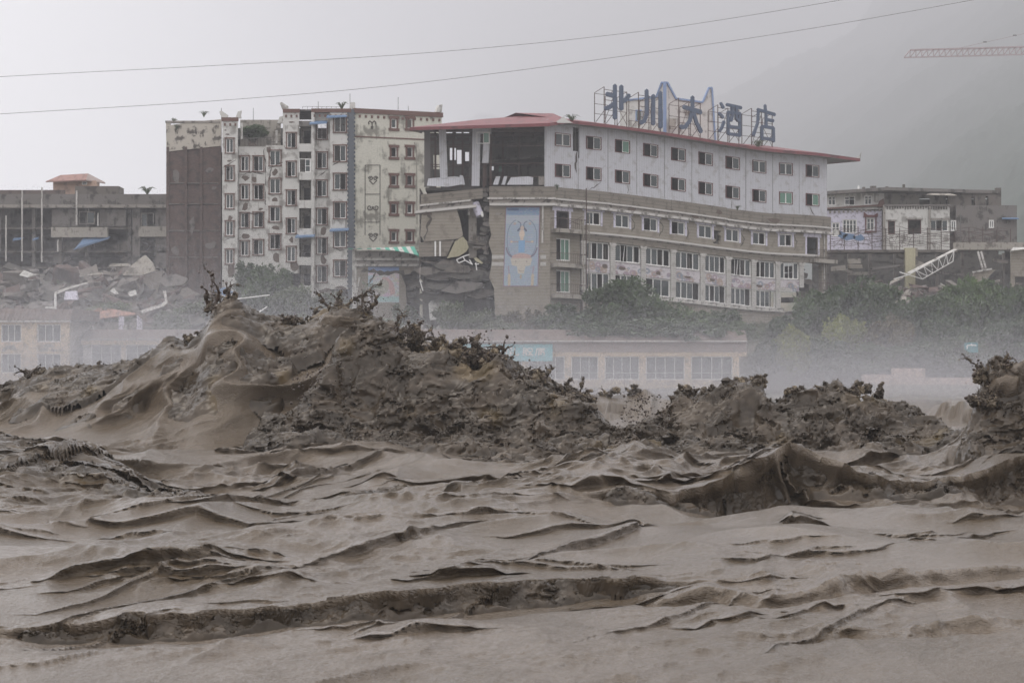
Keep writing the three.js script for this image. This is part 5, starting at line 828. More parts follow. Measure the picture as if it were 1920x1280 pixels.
{ // reddish tiled lean-to roof behind
  const { g, k, X, Y, W } = place('lean_to_shed', 'collapsed lean-to with faded red tile roof above the low shops', 'shed', 210, 246, 5);
  const P = (px, py, z) => [X(px), Y(py), z];
  new Builder(W).hex([P(132, 603, 0.5), P(262, 588, 0.5), P(180, 574, -4), P(134, 582, -4), P(132, 605, 0.5), P(262, 590, 0.5), P(180, 576, -4), P(134, 584, -4)]).build('roof', standard({ map: stained(0x8d6a5c, 0x5c4a42, 0.7, 3, 0.4, 33) }), g);
  new Builder(W).box(X(134), X(250), 4.6, Y(604), -4, -0.2).build('wall', M.concrete, g);
  new Builder(W).bar(P(255, 586, 0.4), P(277, 602, 1.2), 0.1).bar(P(277, 602, 1.2), P(270, 588, 0.6), 0.06).build('fallen_rafter', M.wood, g);
  for (const px of [228, 262]) new Builder(W).box(X(px - 5), X(px + 5), 4.6, Y(592), 0.3, 0.5).build('white_board', M.lavender, g);
}
{ // promenade shops below the hotel
  const { g, k, X, Y, W } = place('promenade_shops', 'long low promenade shop row with orange piers half hidden by mist', 'shop', 1090, 233, 0.6), r = rng(12);
  const piers = [700, 780, 860, 923, 985, 1065, 1128, 1205, 1290, 1380];
  piers.forEach((px) => new Builder(W).prism([[X(px - 6), 0.3], [X(px + 6), 0.3], [X(px + 6), Y(668)], [X(px - 6), Y(668)]], -0.3, 0.15).build('pier', M.yellow, g));
  for (let i = 0; i < piers.length - 1; i++) { const a = X(piers[i] + 6), b = X(piers[i + 1] - 6); shopWindow(W, g, a, b, Y(712), Y(668), piers[i + 1] - piers[i] > 70 ? 4 : 3, 0.28); new Builder(W).box(a, b, Y(728), Y(712), -0.3, 0.02).build('stall_riser', M.yellow, g); new Builder(W).box(a, b, 0, Y(728), -0.3, -0.06).build('plinth', M.concrete, g); }
  new Builder(W).box(X(690), X(1400), Y(668), Y(660), -0.4, 0.2).build('lintel', M.yellow, g);
  new Builder(W).box(X(690), X(1400), Y(660), Y(641), -0.4, 0.3).build('sign_band', M.pinkish, g);
  new Builder(W).box(X(690), X(1400), Y(641), Y(639), -0.6, 0.9).build('eave_line', M.molding, g);
  new Builder(W).hex([[X(690), Y(639), 0.9], [X(1400), Y(639), 0.9], [X(1400), Y(618), -1.6], [X(690), Y(616), -1.6], [X(690), Y(639), -6], [X(1400), Y(639), -6], [X(1400), Y(618), -6], [X(690), Y(616), -6]]).build('roof', M.brownRoof, g);
  new Builder(W).box(X(690), X(1400), 0, Y(640), -6, -5.8).build('rear_wall', M.concrete, g);
  for (const px of [1075, 1140, 1230]) new Builder(W).box(X(px), X(px + 26), 0.2, Y(733), 0.6, 1.4).build('step_block', M.concrete, g);
  // teal sign with white characters, fixed over the windows
  const sg = thing('shop_sign', 'teal shop sign board with white characters over the promenade shops', 'sign'); sg.position.set(X(920), Y(662), -232.6);
  const Z = (x, y, z) => [x - X(920), y - Y(662), z];
  new Builder(Z).box(X(800), X(1036), Y(677), Y(645), -0.02, 0.1).build('sign_board', M.teal, sg);
  const glyphs = [[[0, 0.2, 0, 0.9], [0, 0.9, 0.8, 0.9], [0.8, 0.9, 0.8, 0.1], [0, 0.5, 0.8, 0.5], [0, 0.15, 0.8, 0.15]], [[0, 0.9, 0.45, 1], [0.05, 0.7, 0.15, 0.6], [0.3, 0.75, 0.35, 0.6], [0.25, 0.5, 0.2, 0], [0, 0.3, 0.5, 0.35], [0.62, 1, 0.62, 0.1], [0.62, 0.1, 1, 0.1], [1, 0.1, 1, 0.3]], [[0.1, 0.95, 0.05, 0.05], [0.1, 0.95, 0.35, 0.95], [0.35, 0.95, 0.35, 0.05], [0.1, 0.65, 0.35, 0.65], [0.1, 0.4, 0.35, 0.4], [0.5, 0.9, 0.95, 0.9], [0.5, 0.9, 0.5, 0.5], [0.95, 0.9, 0.95, 0.5], [0.5, 0.5, 0.95, 0.5], [0.72, 0.5, 0.72, 0], [0.72, 0.35, 0.5, 0.05], [0.72, 0.35, 1, 0.05]], [[0.5, 1, 0.5, 0.9], [0.15, 0.88, 1, 0.88], [0.2, 0.88, 0.05, 0], [0.3, 0.7, 0.95, 0.7], [0.62, 0.7, 0.62, 0.1], [0.35, 0.5, 0.9, 0.5], [0.35, 0.5, 0.35, 0.05], [0.9, 0.5, 0.9, 0.05], [0.62, 0.45, 0.45, 0.2]]];
  [[935, 0], [953, 1], [980, 2], [1003, 3], [905, 2], [880, 3]].forEach(([px, n]) => { const b = new Builder(Z), x0 = X(px), w = 19 * k, y0 = Y(667), h = 15 * k; glyphs[n].forEach(([a, c, d, e], i) => b.bar([x0 + a * w, y0 + c * h, 0.13 + i * 0.002], [x0 + d * w, y0 + e * h, 0.13 + i * 0.002], 0.07)); b.build('white_character', M.whiteFrame, sg); });
}
{ // annex with the striped awning
  const { g, k, X, Y, W } = place('annex_building', 'low beige annex with dark roof band, broken mural and striped awning', 'building', 724, 264, 6.5), r = rng(25);
  new Builder(W).prism([[X(668), 6], [X(760), 6], [X(762), Y(560)], [X(760), Y(535)], [X(752), Y(515)], [X(768), Y(513)], [X(780), Y(500)], [X(780), Y(498)], [X(666), Y(498)]], -0.4, 0).build('front_wall', M.beige, g);
  new Builder(W).box(X(666), X(784), Y(484), Y(470), -7, 0.3).build('roof_band', M.ledge, g); new Builder(W).box(X(664), X(786), Y(488), Y(484), -7, 0.5).build('upper_molding', M.molding, g);
  new Builder(W).box(X(668), X(783), Y(495), Y(488), -7, 0.15).build('cornice_recess', M.ledge, g); new Builder(W).box(X(666), X(784), Y(499), Y(495), -7, 0.45).build('lower_molding', M.molding, g);
  new Builder(W).box(X(666), X(782), 6, Y(484), -7.3, -7).build('rear_wall', M.interior, g); new Builder(W).box(X(660), X(668), 6, Y(468), -3, 0.05).build('side_pillar', M.plaster, g);
  const cv = document.createElement('canvas'); cv.width = 128; cv.height = 160; const c = cv.getContext('2d'), q = rng(3); c.fillStyle = '#c3c3c6'; c.fillRect(0, 0, 128, 160); c.fillStyle = '#7c93bd'; c.fillRect(0, 0, 128, 28);
  for (let i = 0; i < 300; i++) { c.fillStyle = `rgba(${170 + q() * 50},${165 + q() * 45},${165 + q() * 45},0.4)`; c.fillRect(q() * 128, 20 + q() * 140, 6 + q() * 14, 3 + q() * 6); }
  c.fillStyle = '#a9bdc9'; c.fillRect(0, 40, 20, 50); c.fillStyle = '#c4a6a6'; c.beginPath(); c.moveTo(60, 45); c.quadraticCurveTo(110, 50, 112, 120); c.lineTo(92, 128); c.quadraticCurveTo(90, 80, 55, 60); c.fill(); c.fillStyle = '#b3b0a6'; c.beginPath(); c.ellipse(60, 90, 26, 34, 0.3, 0, 7); c.fill(); c.fillStyle = '#a9c4c4'; c.fillRect(28, 134, 100, 24);
  const t = new THREE.CanvasTexture(cv); t.colorSpace = THREE.SRGBColorSpace;
  const m = new Builder(W); m.quad([X(690), Y(567), 0.03], [X(748), Y(567), 0.03], [X(748), Y(500), 0.03], [X(690), Y(500), 0.03], [0, 0], [1, 0], [1, 1], [0, 1]); m.box(X(690), X(748), Y(567), Y(500), 0.001, 0.026); tag(m.build('mural_panel', standard({ map: t }), g), 'broken pastel mural on tiles');
  crackPath(r, W, g, [[X(676), Y(509)], [X(700), Y(507)], [X(720), Y(511)], [X(740), Y(511)], [X(760), Y(513)]], 0.05, 0.22, 'painted_crack', M.dark); crackPath(r, W, g, [[X(704), Y(511)], [X(698), Y(522)], [X(692), Y(532)]], 0.05, 0.1, 'painted_crack', M.dark);
  new Builder(W).bar([X(674), Y(520), 0.4], [X(662), Y(585), 0.6], 0.1).build('leaning_pipe', M.molding, g);
  for (let i = 0; i < 10; i++) new Builder(W).prism(jagged(r, X(764 + r() * 20), Y(512 + i * 6), 0.8 + r() * 0.7, 0.5, 7), -2 + r(), -1 + r() * 0.7).build('torn_masonry', [M.ruin, M.interior][i & 1], g);
  // awning: green and white strips
  const a = thing('striped_awning', 'green and white striped awning sagging over the annex roof', 'awning'); a.position.set(X(720), Y(476), -264);
  const Z = (x, y, z) => [x - X(720), y - Y(476), z];
  const top = (u) => [X(lerp(656, 776, u)), Y(lerp(466, 461, u)), -0.6], low = (u) => [X(lerp(654, 786, u)), Y(lerp(467, 480, u * u * u)), 1.8];
  for (let i = 0; i < 15; i++) { const u0 = i / 15, u1 = (i + 1) / 15, P = [low(u0), low(u1), top(u1), top(u0)]; new Builder(Z).hex([...P, ...P.map((p) => [p[0], p[1] - 0.05, p[2]])]).build('awning_strip', i & 1 ? M.plaster : M.green, a); }
  new Builder(Z).hex([[X(784), Y(482), 1.8], [X(788), Y(484), 0.5], [X(787), Y(474), 0.4], [X(785), Y(476), 1.8], [X(783), Y(482), 1.7], [X(787), Y(484), 0.4], [X(786), Y(474), 0.3], [X(784), Y(476), 1.7]]).build('torn_flap', M.green, a);
}
{ // white house right of the hotel
  const { g, k, X, Y, W } = place('terrace_house', 'white house with dark roof slab and ornate window frames right of the hotel', 'house', 1655, 312, 12), r = rng(31);
  const P = (px, py, z) => [X(px), Y(py), z];
  const hl = [[1561, 376, 15, 18], [1594, 376, 20, 17], [1629, 375, 15, 18]];
  new Builder(W).wall(X(1540), X(1659), Y(392), Y(362), -0.3, 0, hl.map(([a, b, w, h]) => [X(a - w / 2), X(a + w / 2), Y(b + h / 2), Y(b - h / 2)])).build('upper_wall', M.plaster, g);
  const ll = [[1568, 430, 15, 26], [1594, 424, 27, 26], [1633, 420, 15, 24]];
  new Builder(W).wall(X(1540), X(1654), Y(470), Y(395), -0.3, 0.1, ll.map(([a, b, w, h]) => [X(a - w / 2), X(a + w / 2), Y(b + h / 2), Y(b - h / 2)])).build('lower_wall', M.lavender, g);
  [...hl, ...ll].forEach(([a, b, w, h], i) => { const u = windowUnit(W, g, X(a), Y(b), w * k, h * k, i > 2 ? 0.02 : -0.06, { n: i === 4 ? 4 : 2, bar: 0.62, s: 0.06, glass: darkGlass, open: i === 1 ? [1] : [] }); if (i === 5) { new Builder(W).prism([[X(a - 13), Y(b - 13)], [X(a + 13), Y(b - 13)], [X(a + 13), Y(b - 21)], [X(a + 6), Y(b - 17)], [X(a - 6), Y(b - 17)], [X(a - 13), Y(b - 23)]], 0.1, 0.4).build('ornate_head', M.brownFrame, u); for (const q of [-10, 9]) new Builder(W).box(X(a + q), X(a + q + 2), Y(b + 14), Y(b - 13), 0.1, 0.25).build('jamb', M.brownFrame, u); new Builder(W).box(X(a - 11), X(a + 11), Y(b + 16), Y(b + 13), 0.1, 0.3).build('sill', M.brownFrame, u); } });
  new Builder(W).hex([P(1540, 393, 0.3), P(1658, 386, 0.3), P(1658, 382.5, 0.3), P(1540, 390, 0.3), P(1540, 393, -0.1), P(1658, 386, -0.1), P(1658, 382.5, -0.1), P(1540, 390, -0.1)]).build('red_band', M.redBrown, g);
  for (let i = 0; i < 13; i++) new Builder(W).box(X(1547 + i * 8.4), X(1550.5 + i * 8.4), Y(400 - i * 0.35), Y(395.5 - i * 0.35), 0.1, 0.3).build('dentil', M.ledge, g);
  new Builder(W).prism([[X(1645), Y(388)], [X(1660), Y(388)], [X(1657), Y(372)], [X(1650), Y(376)]], 0.1, 0.4).build('corner_finial', M.redBrown, g);
  const W2 = (x, y, z) => W(x, y, z + 1.6), fl = [[1669, 428, 13, 24], [1712, 427, 25, 28], [1758, 424, 34, 22]];
  new Builder(W2).wall(X(1656), X(1740), Y(470), Y(387), -0.3, 0, fl.slice(0, 2).map(([a, b, w, h]) => [X(a - w / 2), X(a + w / 2), Y(b + h / 2), Y(b - h / 2)])).build('front_wall', M.plaster, g);
  new Builder(W2).wall(X(1742), X(1778), Y(470), Y(387), -0.4, -0.1, [[X(1741), X(1775), Y(435), Y(413)]]).build('front_wall', M.plaster, g);
  new Builder(W2).box(X(1738), X(1742), Y(470), Y(387), -0.3, 0.2).build('grey_pier', M.ledge, g); new Builder(W2).box(X(1653), X(1657), Y(470), Y(386), -0.3, 0.2).build('grey_pier', M.ledge, g);
  new Builder(W2).box(X(1655), X(1780), Y(388), Y(384.5), -0.4, 0.2).build('coping', M.darkConcrete, g);
  for (let i = 0; i < 24; i++) new Builder(W2).box(X(1660 + i * 4.8), X(1662.6 + i * 4.8), Y(391.5 + r() * 3), Y(388), 0, 0.06).build('drip_stain', M.darkConcrete, g);
  fl.forEach(([a, b, w, h], i) => { const u = windowUnit(W2, g, X(a), Y(b), w * k, h * k, -0.06, { n: i === 2 ? 3 : 2, glass: darkGlass, frame: i === 2 ? M.whiteFrame : M.brownFrame, open: i === 2 ? [1] : [0, 1] }); new Builder(W2).box(X(a - w / 2 - 3), X(a + w / 2 + 3), Y(b - h / 2), Y(b - h / 2 - 3), 0, 0.15).build('lintel', M.ledge, u); });
  { const rr = new Builder(W2); for (let i = 0; i <= 10; i++) rr.bar([X(1700 + i * 2.5), Y(452), 0.3], [X(1700 + i * 2.5), Y(441), 0.3], 0.04); rr.bar([X(1700), Y(441), 0.3], [X(1725), Y(441), 0.3], 0.06); rr.bar([X(1700), Y(452), 0.3], [X(1725), Y(452), 0.3], 0.05); rr.build('white_railing', M.whiteFrame, g); }
  new Builder(W).hex([P(1538, 366, 1.2), P(1660, 359, 2.4), P(1660, 353, 2.4), P(1538, 360, 1.2), P(1538, 366, -9), P(1660, 362, -9), P(1660, 356, -9), P(1538, 360, -9)]).build('roof_slab', M.darkConcrete, g);
  new Builder(W).hex([P(1660, 359, 2.4), P(1872, 363, 0.5), P(1872, 357, 0.5), P(1660, 353, 2.4), P(1660, 362, -9), P(1872, 363, -9), P(1872, 357, -9), P(1660, 356, -9)]).build('roof_slab', M.darkConcrete, g);
  new Builder(W).hex([P(1732, 367, 2.6), P(1790, 368, 2.2), P(1775, 361, 0.6), P(1745, 361, 0.6), P(1732, 368, 2.6), P(1790, 369, 2.2), P(1775, 362, 0.6), P(1745, 362, 0.6)]).build('loose_roof_sheet', M.concrete, g);
  new Builder(W).wall(X(1660), X(1780), Y(388), Y(359), -2.2, -2, [[X(1730), X(1750), Y(386), Y(368)]]).build('recess_wall', M.concrete, g);
  new Builder(W).wall(X(1778), X(1870), Y(470), Y(360), -0.3, 0.4, [[X(1822), X(1828), Y(386), Y(370)], [X(1848), X(1853), Y(386), Y(368)], [X(1853), X(1858), Y(428), Y(414)]]).build('dark_wing_wall', M.ruin, g);
  new Builder(W).box(X(1790), X(1904), Y(470), Y(386), -0.3, 1.4).build('dark_wing_front', M.darkConcrete, g);
  new Builder(W).box(X(1868), X(1878), Y(388), Y(352), -0.6, 0.3).build('chimney', M.ruin, g);
  for (const [px, h, w] of [[1627, 10, 5], [1645, 12, 11], [1671, 11, 5], [1703, 15, 4]]) new Builder(W).box(X(px - w / 2), X(px + w / 2), Y(357), Y(357 - h), -3.4, -2.8).build('chimney', M.ruin, g);
  new Builder(W).bar(P(1613, 360, -1), P(1613, 347, -1), 0.13, 0.1, 6).build('white_pipe', M.whiteFrame, g);
  new Builder(W).hex([P(1874, 413, 2.4), P(1905, 413, 2.4), P(1905, 411, 2.4), P(1874, 411, 2.4), P(1876, 411, 1.4), P(1904, 411, 1.4), P(1904, 409, 1.4), P(1876, 409, 1.4)]).build('blue_awning', M.tarp, g);
  windowUnit(W, g, X(1785), Y(424), 10 * k, 20 * k, 1.5, { n: 2, glass: darkGlass }); windowUnit(W, g, X(1856), Y(421), 9 * k, 15 * k, 1.5, { n: 2, glass: darkGlass });
  new Builder(W).box(X(1540), X(1900), 11.5, Y(364), -9.3, -9).build('rear_wall', M.interior, g);
  new Builder(W).box(X(1540), X(1655), Y(395), Y(392), -9, -0.1).build('floor_slab', M.interior, g);
}
{ // retaining beam and fence in front of it
  const { g, k, X, Y, W } = place('terrace_fence', 'tangled wire fence on posts above the ruins, right of the hotel', 'fence', 1700, 300, 13), r = rng(44);
  for (let px = 1558; px < 1900; px += 26) new Builder(W).bar([X(px), Y(474), 0], [X(px), Y(424 + r() * 6), 0], 0.06).build('post', M.rust, g);
  for (let i = 0; i < 9; i++) { const pts = []; for (let px = 1556; px <= 1890; px += 9) pts.push([X(px), Y(428 + i * 4 + noise(px * 0.03, i * 3, 2) * 9), (r() - 0.5) * 0.3]); new Builder(W).path(pts, 0.03, 3).build('wire', M.rust, g); }
  for (let i = 0; i < 46; i++) { const px = 1560 + r() * 320; new Builder(W).bar([X(px), Y(432 + r() * 26), 0.2], [X(px + (r() - 0.5) * 36), Y(440 + r() * 26), 0.2 + r() * 0.4], 0.025).build('loose_rod', M.rust, g); }
  for (const [px, py] of [[1594, 444], [1612, 447], [1570, 436], [1580, 440]]) new Builder(W).prism(jagged(r, X(px), Y(py), 1.4, 0.9, 9, 0.45), 0.3, 0.45).build('hanging_rag', px === 1570 ? M.plaster : M.tarp, g);
  new Builder(W).bar([X(1801), Y(470), 0.5], [X(1801), Y(405), 0.5], 0.07).bar([X(1801), Y(406), 0.5], [X(1803), Y(404), 0.5], 0.16).build('lamp_post', M.steel, g);
}
{ // the collapsed terrace right of the hotel
  const { g, k, X, Y, W } = place('collapsed_terrace', 'collapsed terrace of tilted slabs and bare pillars right of the hotel', 'ruin', 1720, 282, 9.5), r = rng(45);
  const P = (px, py, z) => [X(px), Y(py), z], slab = (list, z0, z1, m, n = 'tilted_slab') => new Builder(W).prism(list.map(([a, b]) => [X(a), Y(b)]), z0, z1).build(n, m, g);
  new Builder(W).box(X(1560), X(1930), 9, Y(470), -10, -9).build('retaining_wall', M.interior, g);
  new Builder(W).box(X(1800), X(1960), Y(466), Y(452), -4, -2.4).build('concrete_beam', M.concrete, g); new Builder(W).box(X(1560), X(1800), Y(472), Y(467), -4, -1).build('dark_beam', M.ruin, g);
  for (let i = 0; i < 9; i++) new Builder(W).box(X(1562 + i * 43), X(1567 + i * 43), 9, Y(468), -6 - (i % 3), -5.4 - (i % 3)).build('column', M.ruin, g);
  new Builder(W).box(X(1700), X(1719), 9.5, Y(464), -1.6, -0.6).build('pillar', M.tileMosaic, g); new Builder(W).box(X(1716), X(1724), Y(480), Y(464), -1.8, -0.8).build('pillar_bracket', M.beige, g);
  slab([[1560, 500], [1585, 497], [1586, 507], [1560, 508]], -0.6, 0.4, M.concrete); slab([[1590, 496], [1616, 496], [1618, 503], [1592, 503]], -0.2, 0.5, M.beige); slab([[1592, 485], [1615, 484], [1616, 493], [1594, 494]], -1.2, -0.4, M.concrete);
  for (let i = 0; i < 20; i++) { const px = 1590 + r() * 320, py = 486 + r() * 56, a = (r() - 0.5) * 0.9, w = 22 + r() * 40, h = 3 + r() * 4; slab([[px - w / 2, py + a * w / 2], [px + w / 2, py - a * w / 2], [px + w / 2, py - a * w / 2 - h], [px - w / 2, py + a * w / 2 - h]], -4 + r() * 3.4, -3 + r() * 3, [M.ruin, M.darkConcrete, M.interior, M.concrete][i & 3]); }
  slab([[1816, 540], [1826, 512], [1850, 506], [1866, 506], [1850, 522], [1838, 545]], 0, 0.7, M.beige); slab([[1822, 509], [1858, 503], [1858, 506], [1822, 512]], 0.7, 1, M.molding);
  for (const px of [1834, 1840]) new Builder(W).bar(P(px, 471, 0.2), P(px + 9, 506, 0.4), 0.13).build('leaning_post', M.molding, g);
  new Builder(W).wall(X(1898), X(1960), 9, Y(466), -0.8, -0.5, [[X(1906), X(1926), 8.9, Y(518)]]).build('corner_block', M.beige, g); new Builder(W).box(X(1898), X(1960), 9, Y(466), -4, -3.8).build('corner_room_wall', M.interior, g); new Builder(W).box(X(1898), X(1960), Y(470), Y(466), -3.8, -0.8).build('corner_room_ceiling', M.interior, g);
  new Builder(W).hex([P(1896, 470, 0.4), P(1930, 466, 0.4), P(1930, 463, 0.2), P(1900, 464, 0.2), P(1896, 472, -0.4), P(1930, 468, -0.4), P(1930, 465, -0.4), P(1900, 466, -0.4)]).build('pale_sheet', M.plaster, g);
  // fallen canopy: sheet on a light lattice
  const c = thing('fallen_canopy', 'fallen white lattice canopy slanting across the ruins right of the hotel', 'canopy'); c.position.set(X(1720), Y(520), -282);
  const Z = (x, y, z) => [x - X(1720), y - Y(520), z];
  new Builder(Z).hex([P(1706, 513, 1.6), P(1792, 468, 1.6), P(1788, 467, 0.2), P(1700, 511, 0.2), P(1706, 514, 1.6), P(1792, 469, 1.6), P(1788, 468, 0.2), P(1700, 512, 0.2)]).build('canopy_sheet', M.molding, c);
  const l = new Builder(Z), A = (t) => P(lerp(1700, 1785, t), lerp(516, 470, t), 1.7), B = (t) => P(lerp(1726, 1783, t), lerp(524, 491, t), 1.7); for (let i = 0; i < 6; i++) { l.bar(A(i / 6), A((i + 1) / 6), 0.06); l.bar(B(i / 6), B((i + 1) / 6), 0.06); l.bar(A(i / 6), B(i / 6), 0.045); l.bar(B(i / 6), A((i + 1) / 6), 0.03); } l.bar(A(1), B(1), 0.06).bar(A(0), P(1683, 511, 1.8), 0.08).bar(A(0), P(1672, 524, 1.8), 0.07).build('lattice', M.whiteFrame, c);
  new Builder(Z).hex([P(1664, 534, 1.8), P(1690, 522, 1.8), P(1690, 518, 1), P(1668, 528, 1), P(1664, 535, 1.8), P(1690, 523, 1.8), P(1690, 519, 1), P(1668, 529, 1)]).build('torn_sheet', M.concrete, c);
}
{ // pinkish terrace walls at the water, right
  const { g, k, X, Y, W } = place('river_steps', 'pale pink stepped river wall at the foot of the right bank', 'wall', 1730, 232, 0.4);
  for (const [a, b, p0, p1, z] of [[1682, 1742, 716, 690, -2], [1626, 1684, 716, 702, -2.2], [1742, 1846, 722, 708, -2.1], [1640, 1862, 731, 721, -1], [1560, 1980, 742, 730, 0]]) new Builder(W).box(X(a), X(b), Math.min(Y(p0), 0.6) - 0.6, Y(p1), z - 1.4, z).build('wall_block', p0 > 730 ? M.concrete : M.pinkWall, g);
}
// ---------- rubble ----------
function blockGeometry(sd) { const r = rng(sd), b = new Builder(), q = () => 0.5 * (0.6 + 0.5 * r()); const v = [[-1, -1, 1], [1, -1, 1], [1, 1, 1], [-1, 1, 1], [-1, -1, -1], [1, -1, -1], [1, 1, -1], [-1, 1, -1]].map(([x, y, z]) => [x * q(), y * q(), z * q()]); return b.hex(v).geometry(); }
const blocks = [3, 14, 25, 36].map(blockGeometry);
function heap(name, label, n, spot, sizes, mats, sd) { // uncountable small rubble
  const r = rng(sd), q = new THREE.Quaternion(), e = new THREE.Euler();
  mats.forEach((m, k) => {
    const list = []; for (let i = 0; i < n / mats.length; i++) { const [x, d, lift] = spot(r), s = sizes[0] + (sizes[1] - sizes[0]) * Math.pow(r(), 3); q.setFromEuler(e.set((r() - 0.5) * 1.4, r() * 6.3, (r() - 0.5) * 1.4)); list.push(new THREE.Matrix4().compose(new THREE.Vector3(x, ground(x, d) + lift + s * 0.12, -d), q, new THREE.Vector3(s * (0.7 + r() * 1.6), s * (0.25 + r() * 0.45), s * (0.6 + r())))); }
    const im = lit(new THREE.InstancedMesh(blocks[k % 4], m, list.length)); list.forEach((M4, i) => im.setMatrixAt(i, M4)); im.name = numbered(name); scene.add(im); tag(im, `${label}, ${['grey', 'brown', 'dark', 'pale'][k]} pieces`, 'rubble', null, 'stuff');
  });
}
const rubMats = [M.concrete, M.brick, M.ruin, M.plaster].map((m) => m);
heap('rubble', 'broken masonry heaped below the left ruins', 1500, (r) => { const px = -40 + r() * 470, d = 252 + r() * 36; return [(px - 960) / FOCAL * d, d, Math.max(0, noise(px * 0.02, d * 0.1, 3)) * 2.6 * smooth(250, 268, d)]; }, [0.25, 1.9], [M.darkConcrete, M.brick, M.ruin, M.interior], 71);
heap('rubble', 'broken masonry below the hotel corner', 420, (r) => { const px = 640 + r() * 300, d = 246 + r() * 8; return [(px - 960) / FOCAL * d, d, 0]; }, [0.2, 1.1], [M.concrete, M.brick, M.ruin, M.plaster], 72);
heap('rubble', 'broken masonry on the right terrace', 520, (r) => { const px = 1480 + r() * 460, d = 258 + r() * 22; return [(px - 960) / FOCAL * d, d, r() * 1.2]; }, [0.25, 1.4], [M.concrete, M.brick, M.ruin, M.darkConcrete], 73);
{ // larger pieces of the heap, each one to be picked out
  const r = rng(99);
  const slabs = [
    [[[230, 516], [246, 498], [262, 484], [270, 478], [284, 492], [290, 508], [268, 516]], 262, 1.2, M.concrete, 'pale broken wall gable standing up from the left rubble'],
    [[[296, 528], [306, 516], [330, 514], [352, 522], [345, 534], [312, 538]], 258, 0.9, M.darkConcrete, 'grey slab lying right of the pale wall gable'],
    [[[205, 500], [208, 495], [240, 494], [244, 499]], 266, 1.5, M.concrete, 'thin pale slab behind the wall gable'],
    [[[148, 519], [150, 515], [190, 511], [192, 514]], 262, 1, M.concrete, 'long thin slab in the middle of the left rubble'],
    [[[36, 516], [44, 507], [58, 512], [74, 514], [52, 520]], 262, 1, M.plaster, 'pale tilted sheet at the left of the rubble'],
    [[[100, 548], [126, 538], [160, 529], [162, 531], [130, 541], [106, 551]], 257, 0.4, M.molding, 'long pale beam across the left rubble'],
    [[[205, 545], [212, 540], [222, 551], [216, 552]], 255, 0.4, M.plaster, 'white crumpled sheet beside the rubble heap'],
    [[[238, 548], [252, 543], [256, 552], [244, 556]], 255, 0.4, M.plaster, 'white crumpled sheet below the wall gable'],
    [[[262, 582], [300, 570], [308, 564], [303, 545], [308, 544], [313, 568], [304, 575], [266, 587]], 253, 0.35, M.molding, 'pale bent kerb strip at the foot of the rubble'],
    [[[120, 562], [122, 546], [142, 545], [146, 562]], 254, 0.8, M.lavender, 'small grey wall stump in the left rubble'],
    [[[400, 545], [420, 538], [438, 548], [424, 556]], 262, 0.3, M.tarp, 'crumpled blue sheet near the wave crest'],
    [[[806, 600], [803, 570], [812, 556], [838, 558], [853, 574], [850, 596]], 252.5, 0.5, M.plaster, 'white plastered wall stump below the fallen hotel corner'],
    [[[830, 618], [838, 611], [850, 616], [846, 622]], 250, 0.3, M.plaster, 'white broken panel below the white wall stump'],
    [[[600, 612], [605, 604], [690, 601], [690, 606]], 252, 1.2, M.pinkish, 'low reddish ledge below the apartment corner'],
  ];
  for (const [pts, d, thick, m, label] of slabs) {
    const P = pts.map(([a, b]) => at(a, b, d)), c = P.reduce((s, v) => s.add(v), new THREE.Vector3()).divideScalar(P.length), lo = Math.min(...P.map((v) => v.y));
    const o = new Builder((x, y, z) => [x, y, z - (y) * 0.35]).prism(P.map((v) => [v.x - c.x, v.y - lo]), -thick / 2, thick / 2).build('rubble_slab', m);
    o.position.set(c.x, lo, -d); tag(o, label, 'slab', 'larger pieces of the rubble');
  }
  for (const [a, b, label] of [[[430, 562], [505, 553], 'long white pipe lying left of the apartments'], [[478, 590], [500, 575], 'short white pipe below the longer one'], [[470, 600], [488, 582], 'steep white pipe nearest the wave crest']]) { const p = at(a[0], a[1], 258), q = at(b[0], b[1], 260), o = new Builder().bar([0, 0, 0], q.clone().sub(p).toArray(), 0.06, 0.06, 6).build('fallen_pipe', M.whiteFrame); o.position.copy(p); tag(o, label, 'pipe', 'fallen pipes'); }
}
// blue direction sign on the right bank
{ const d = 235, s = thing('road_sign', 'small blue road sign with white arrow among the right bank trees', 'sign'), c = at(1822, 652, d); s.position.copy(c);
  new Builder().prism([[-0.62, 0.45], [0.58, 0.5], [0.6, -0.42], [-0.15, -0.42], [-0.6, -0.1]], 0, 0.04).build('sign_plate', M.signGreen, s);
  new Builder().bar([-0.38, -0.1, 0.06], [-0.38, 0.22, 0.06], 0.06).bar([-0.38, 0.22, 0.065], [0.42, 0.22, 0.065], 0.06).bar([0, 0.22, 0.07], [0, 0.36, 0.07], 0.07).build('arrow', M.whiteFrame, s);
  new Builder().bar([0.45, -c.y + 0.6, -0.05], [0.45, 0.4, -0.05], 0.06, 0.06, 6).build('post', M.steel, s); }
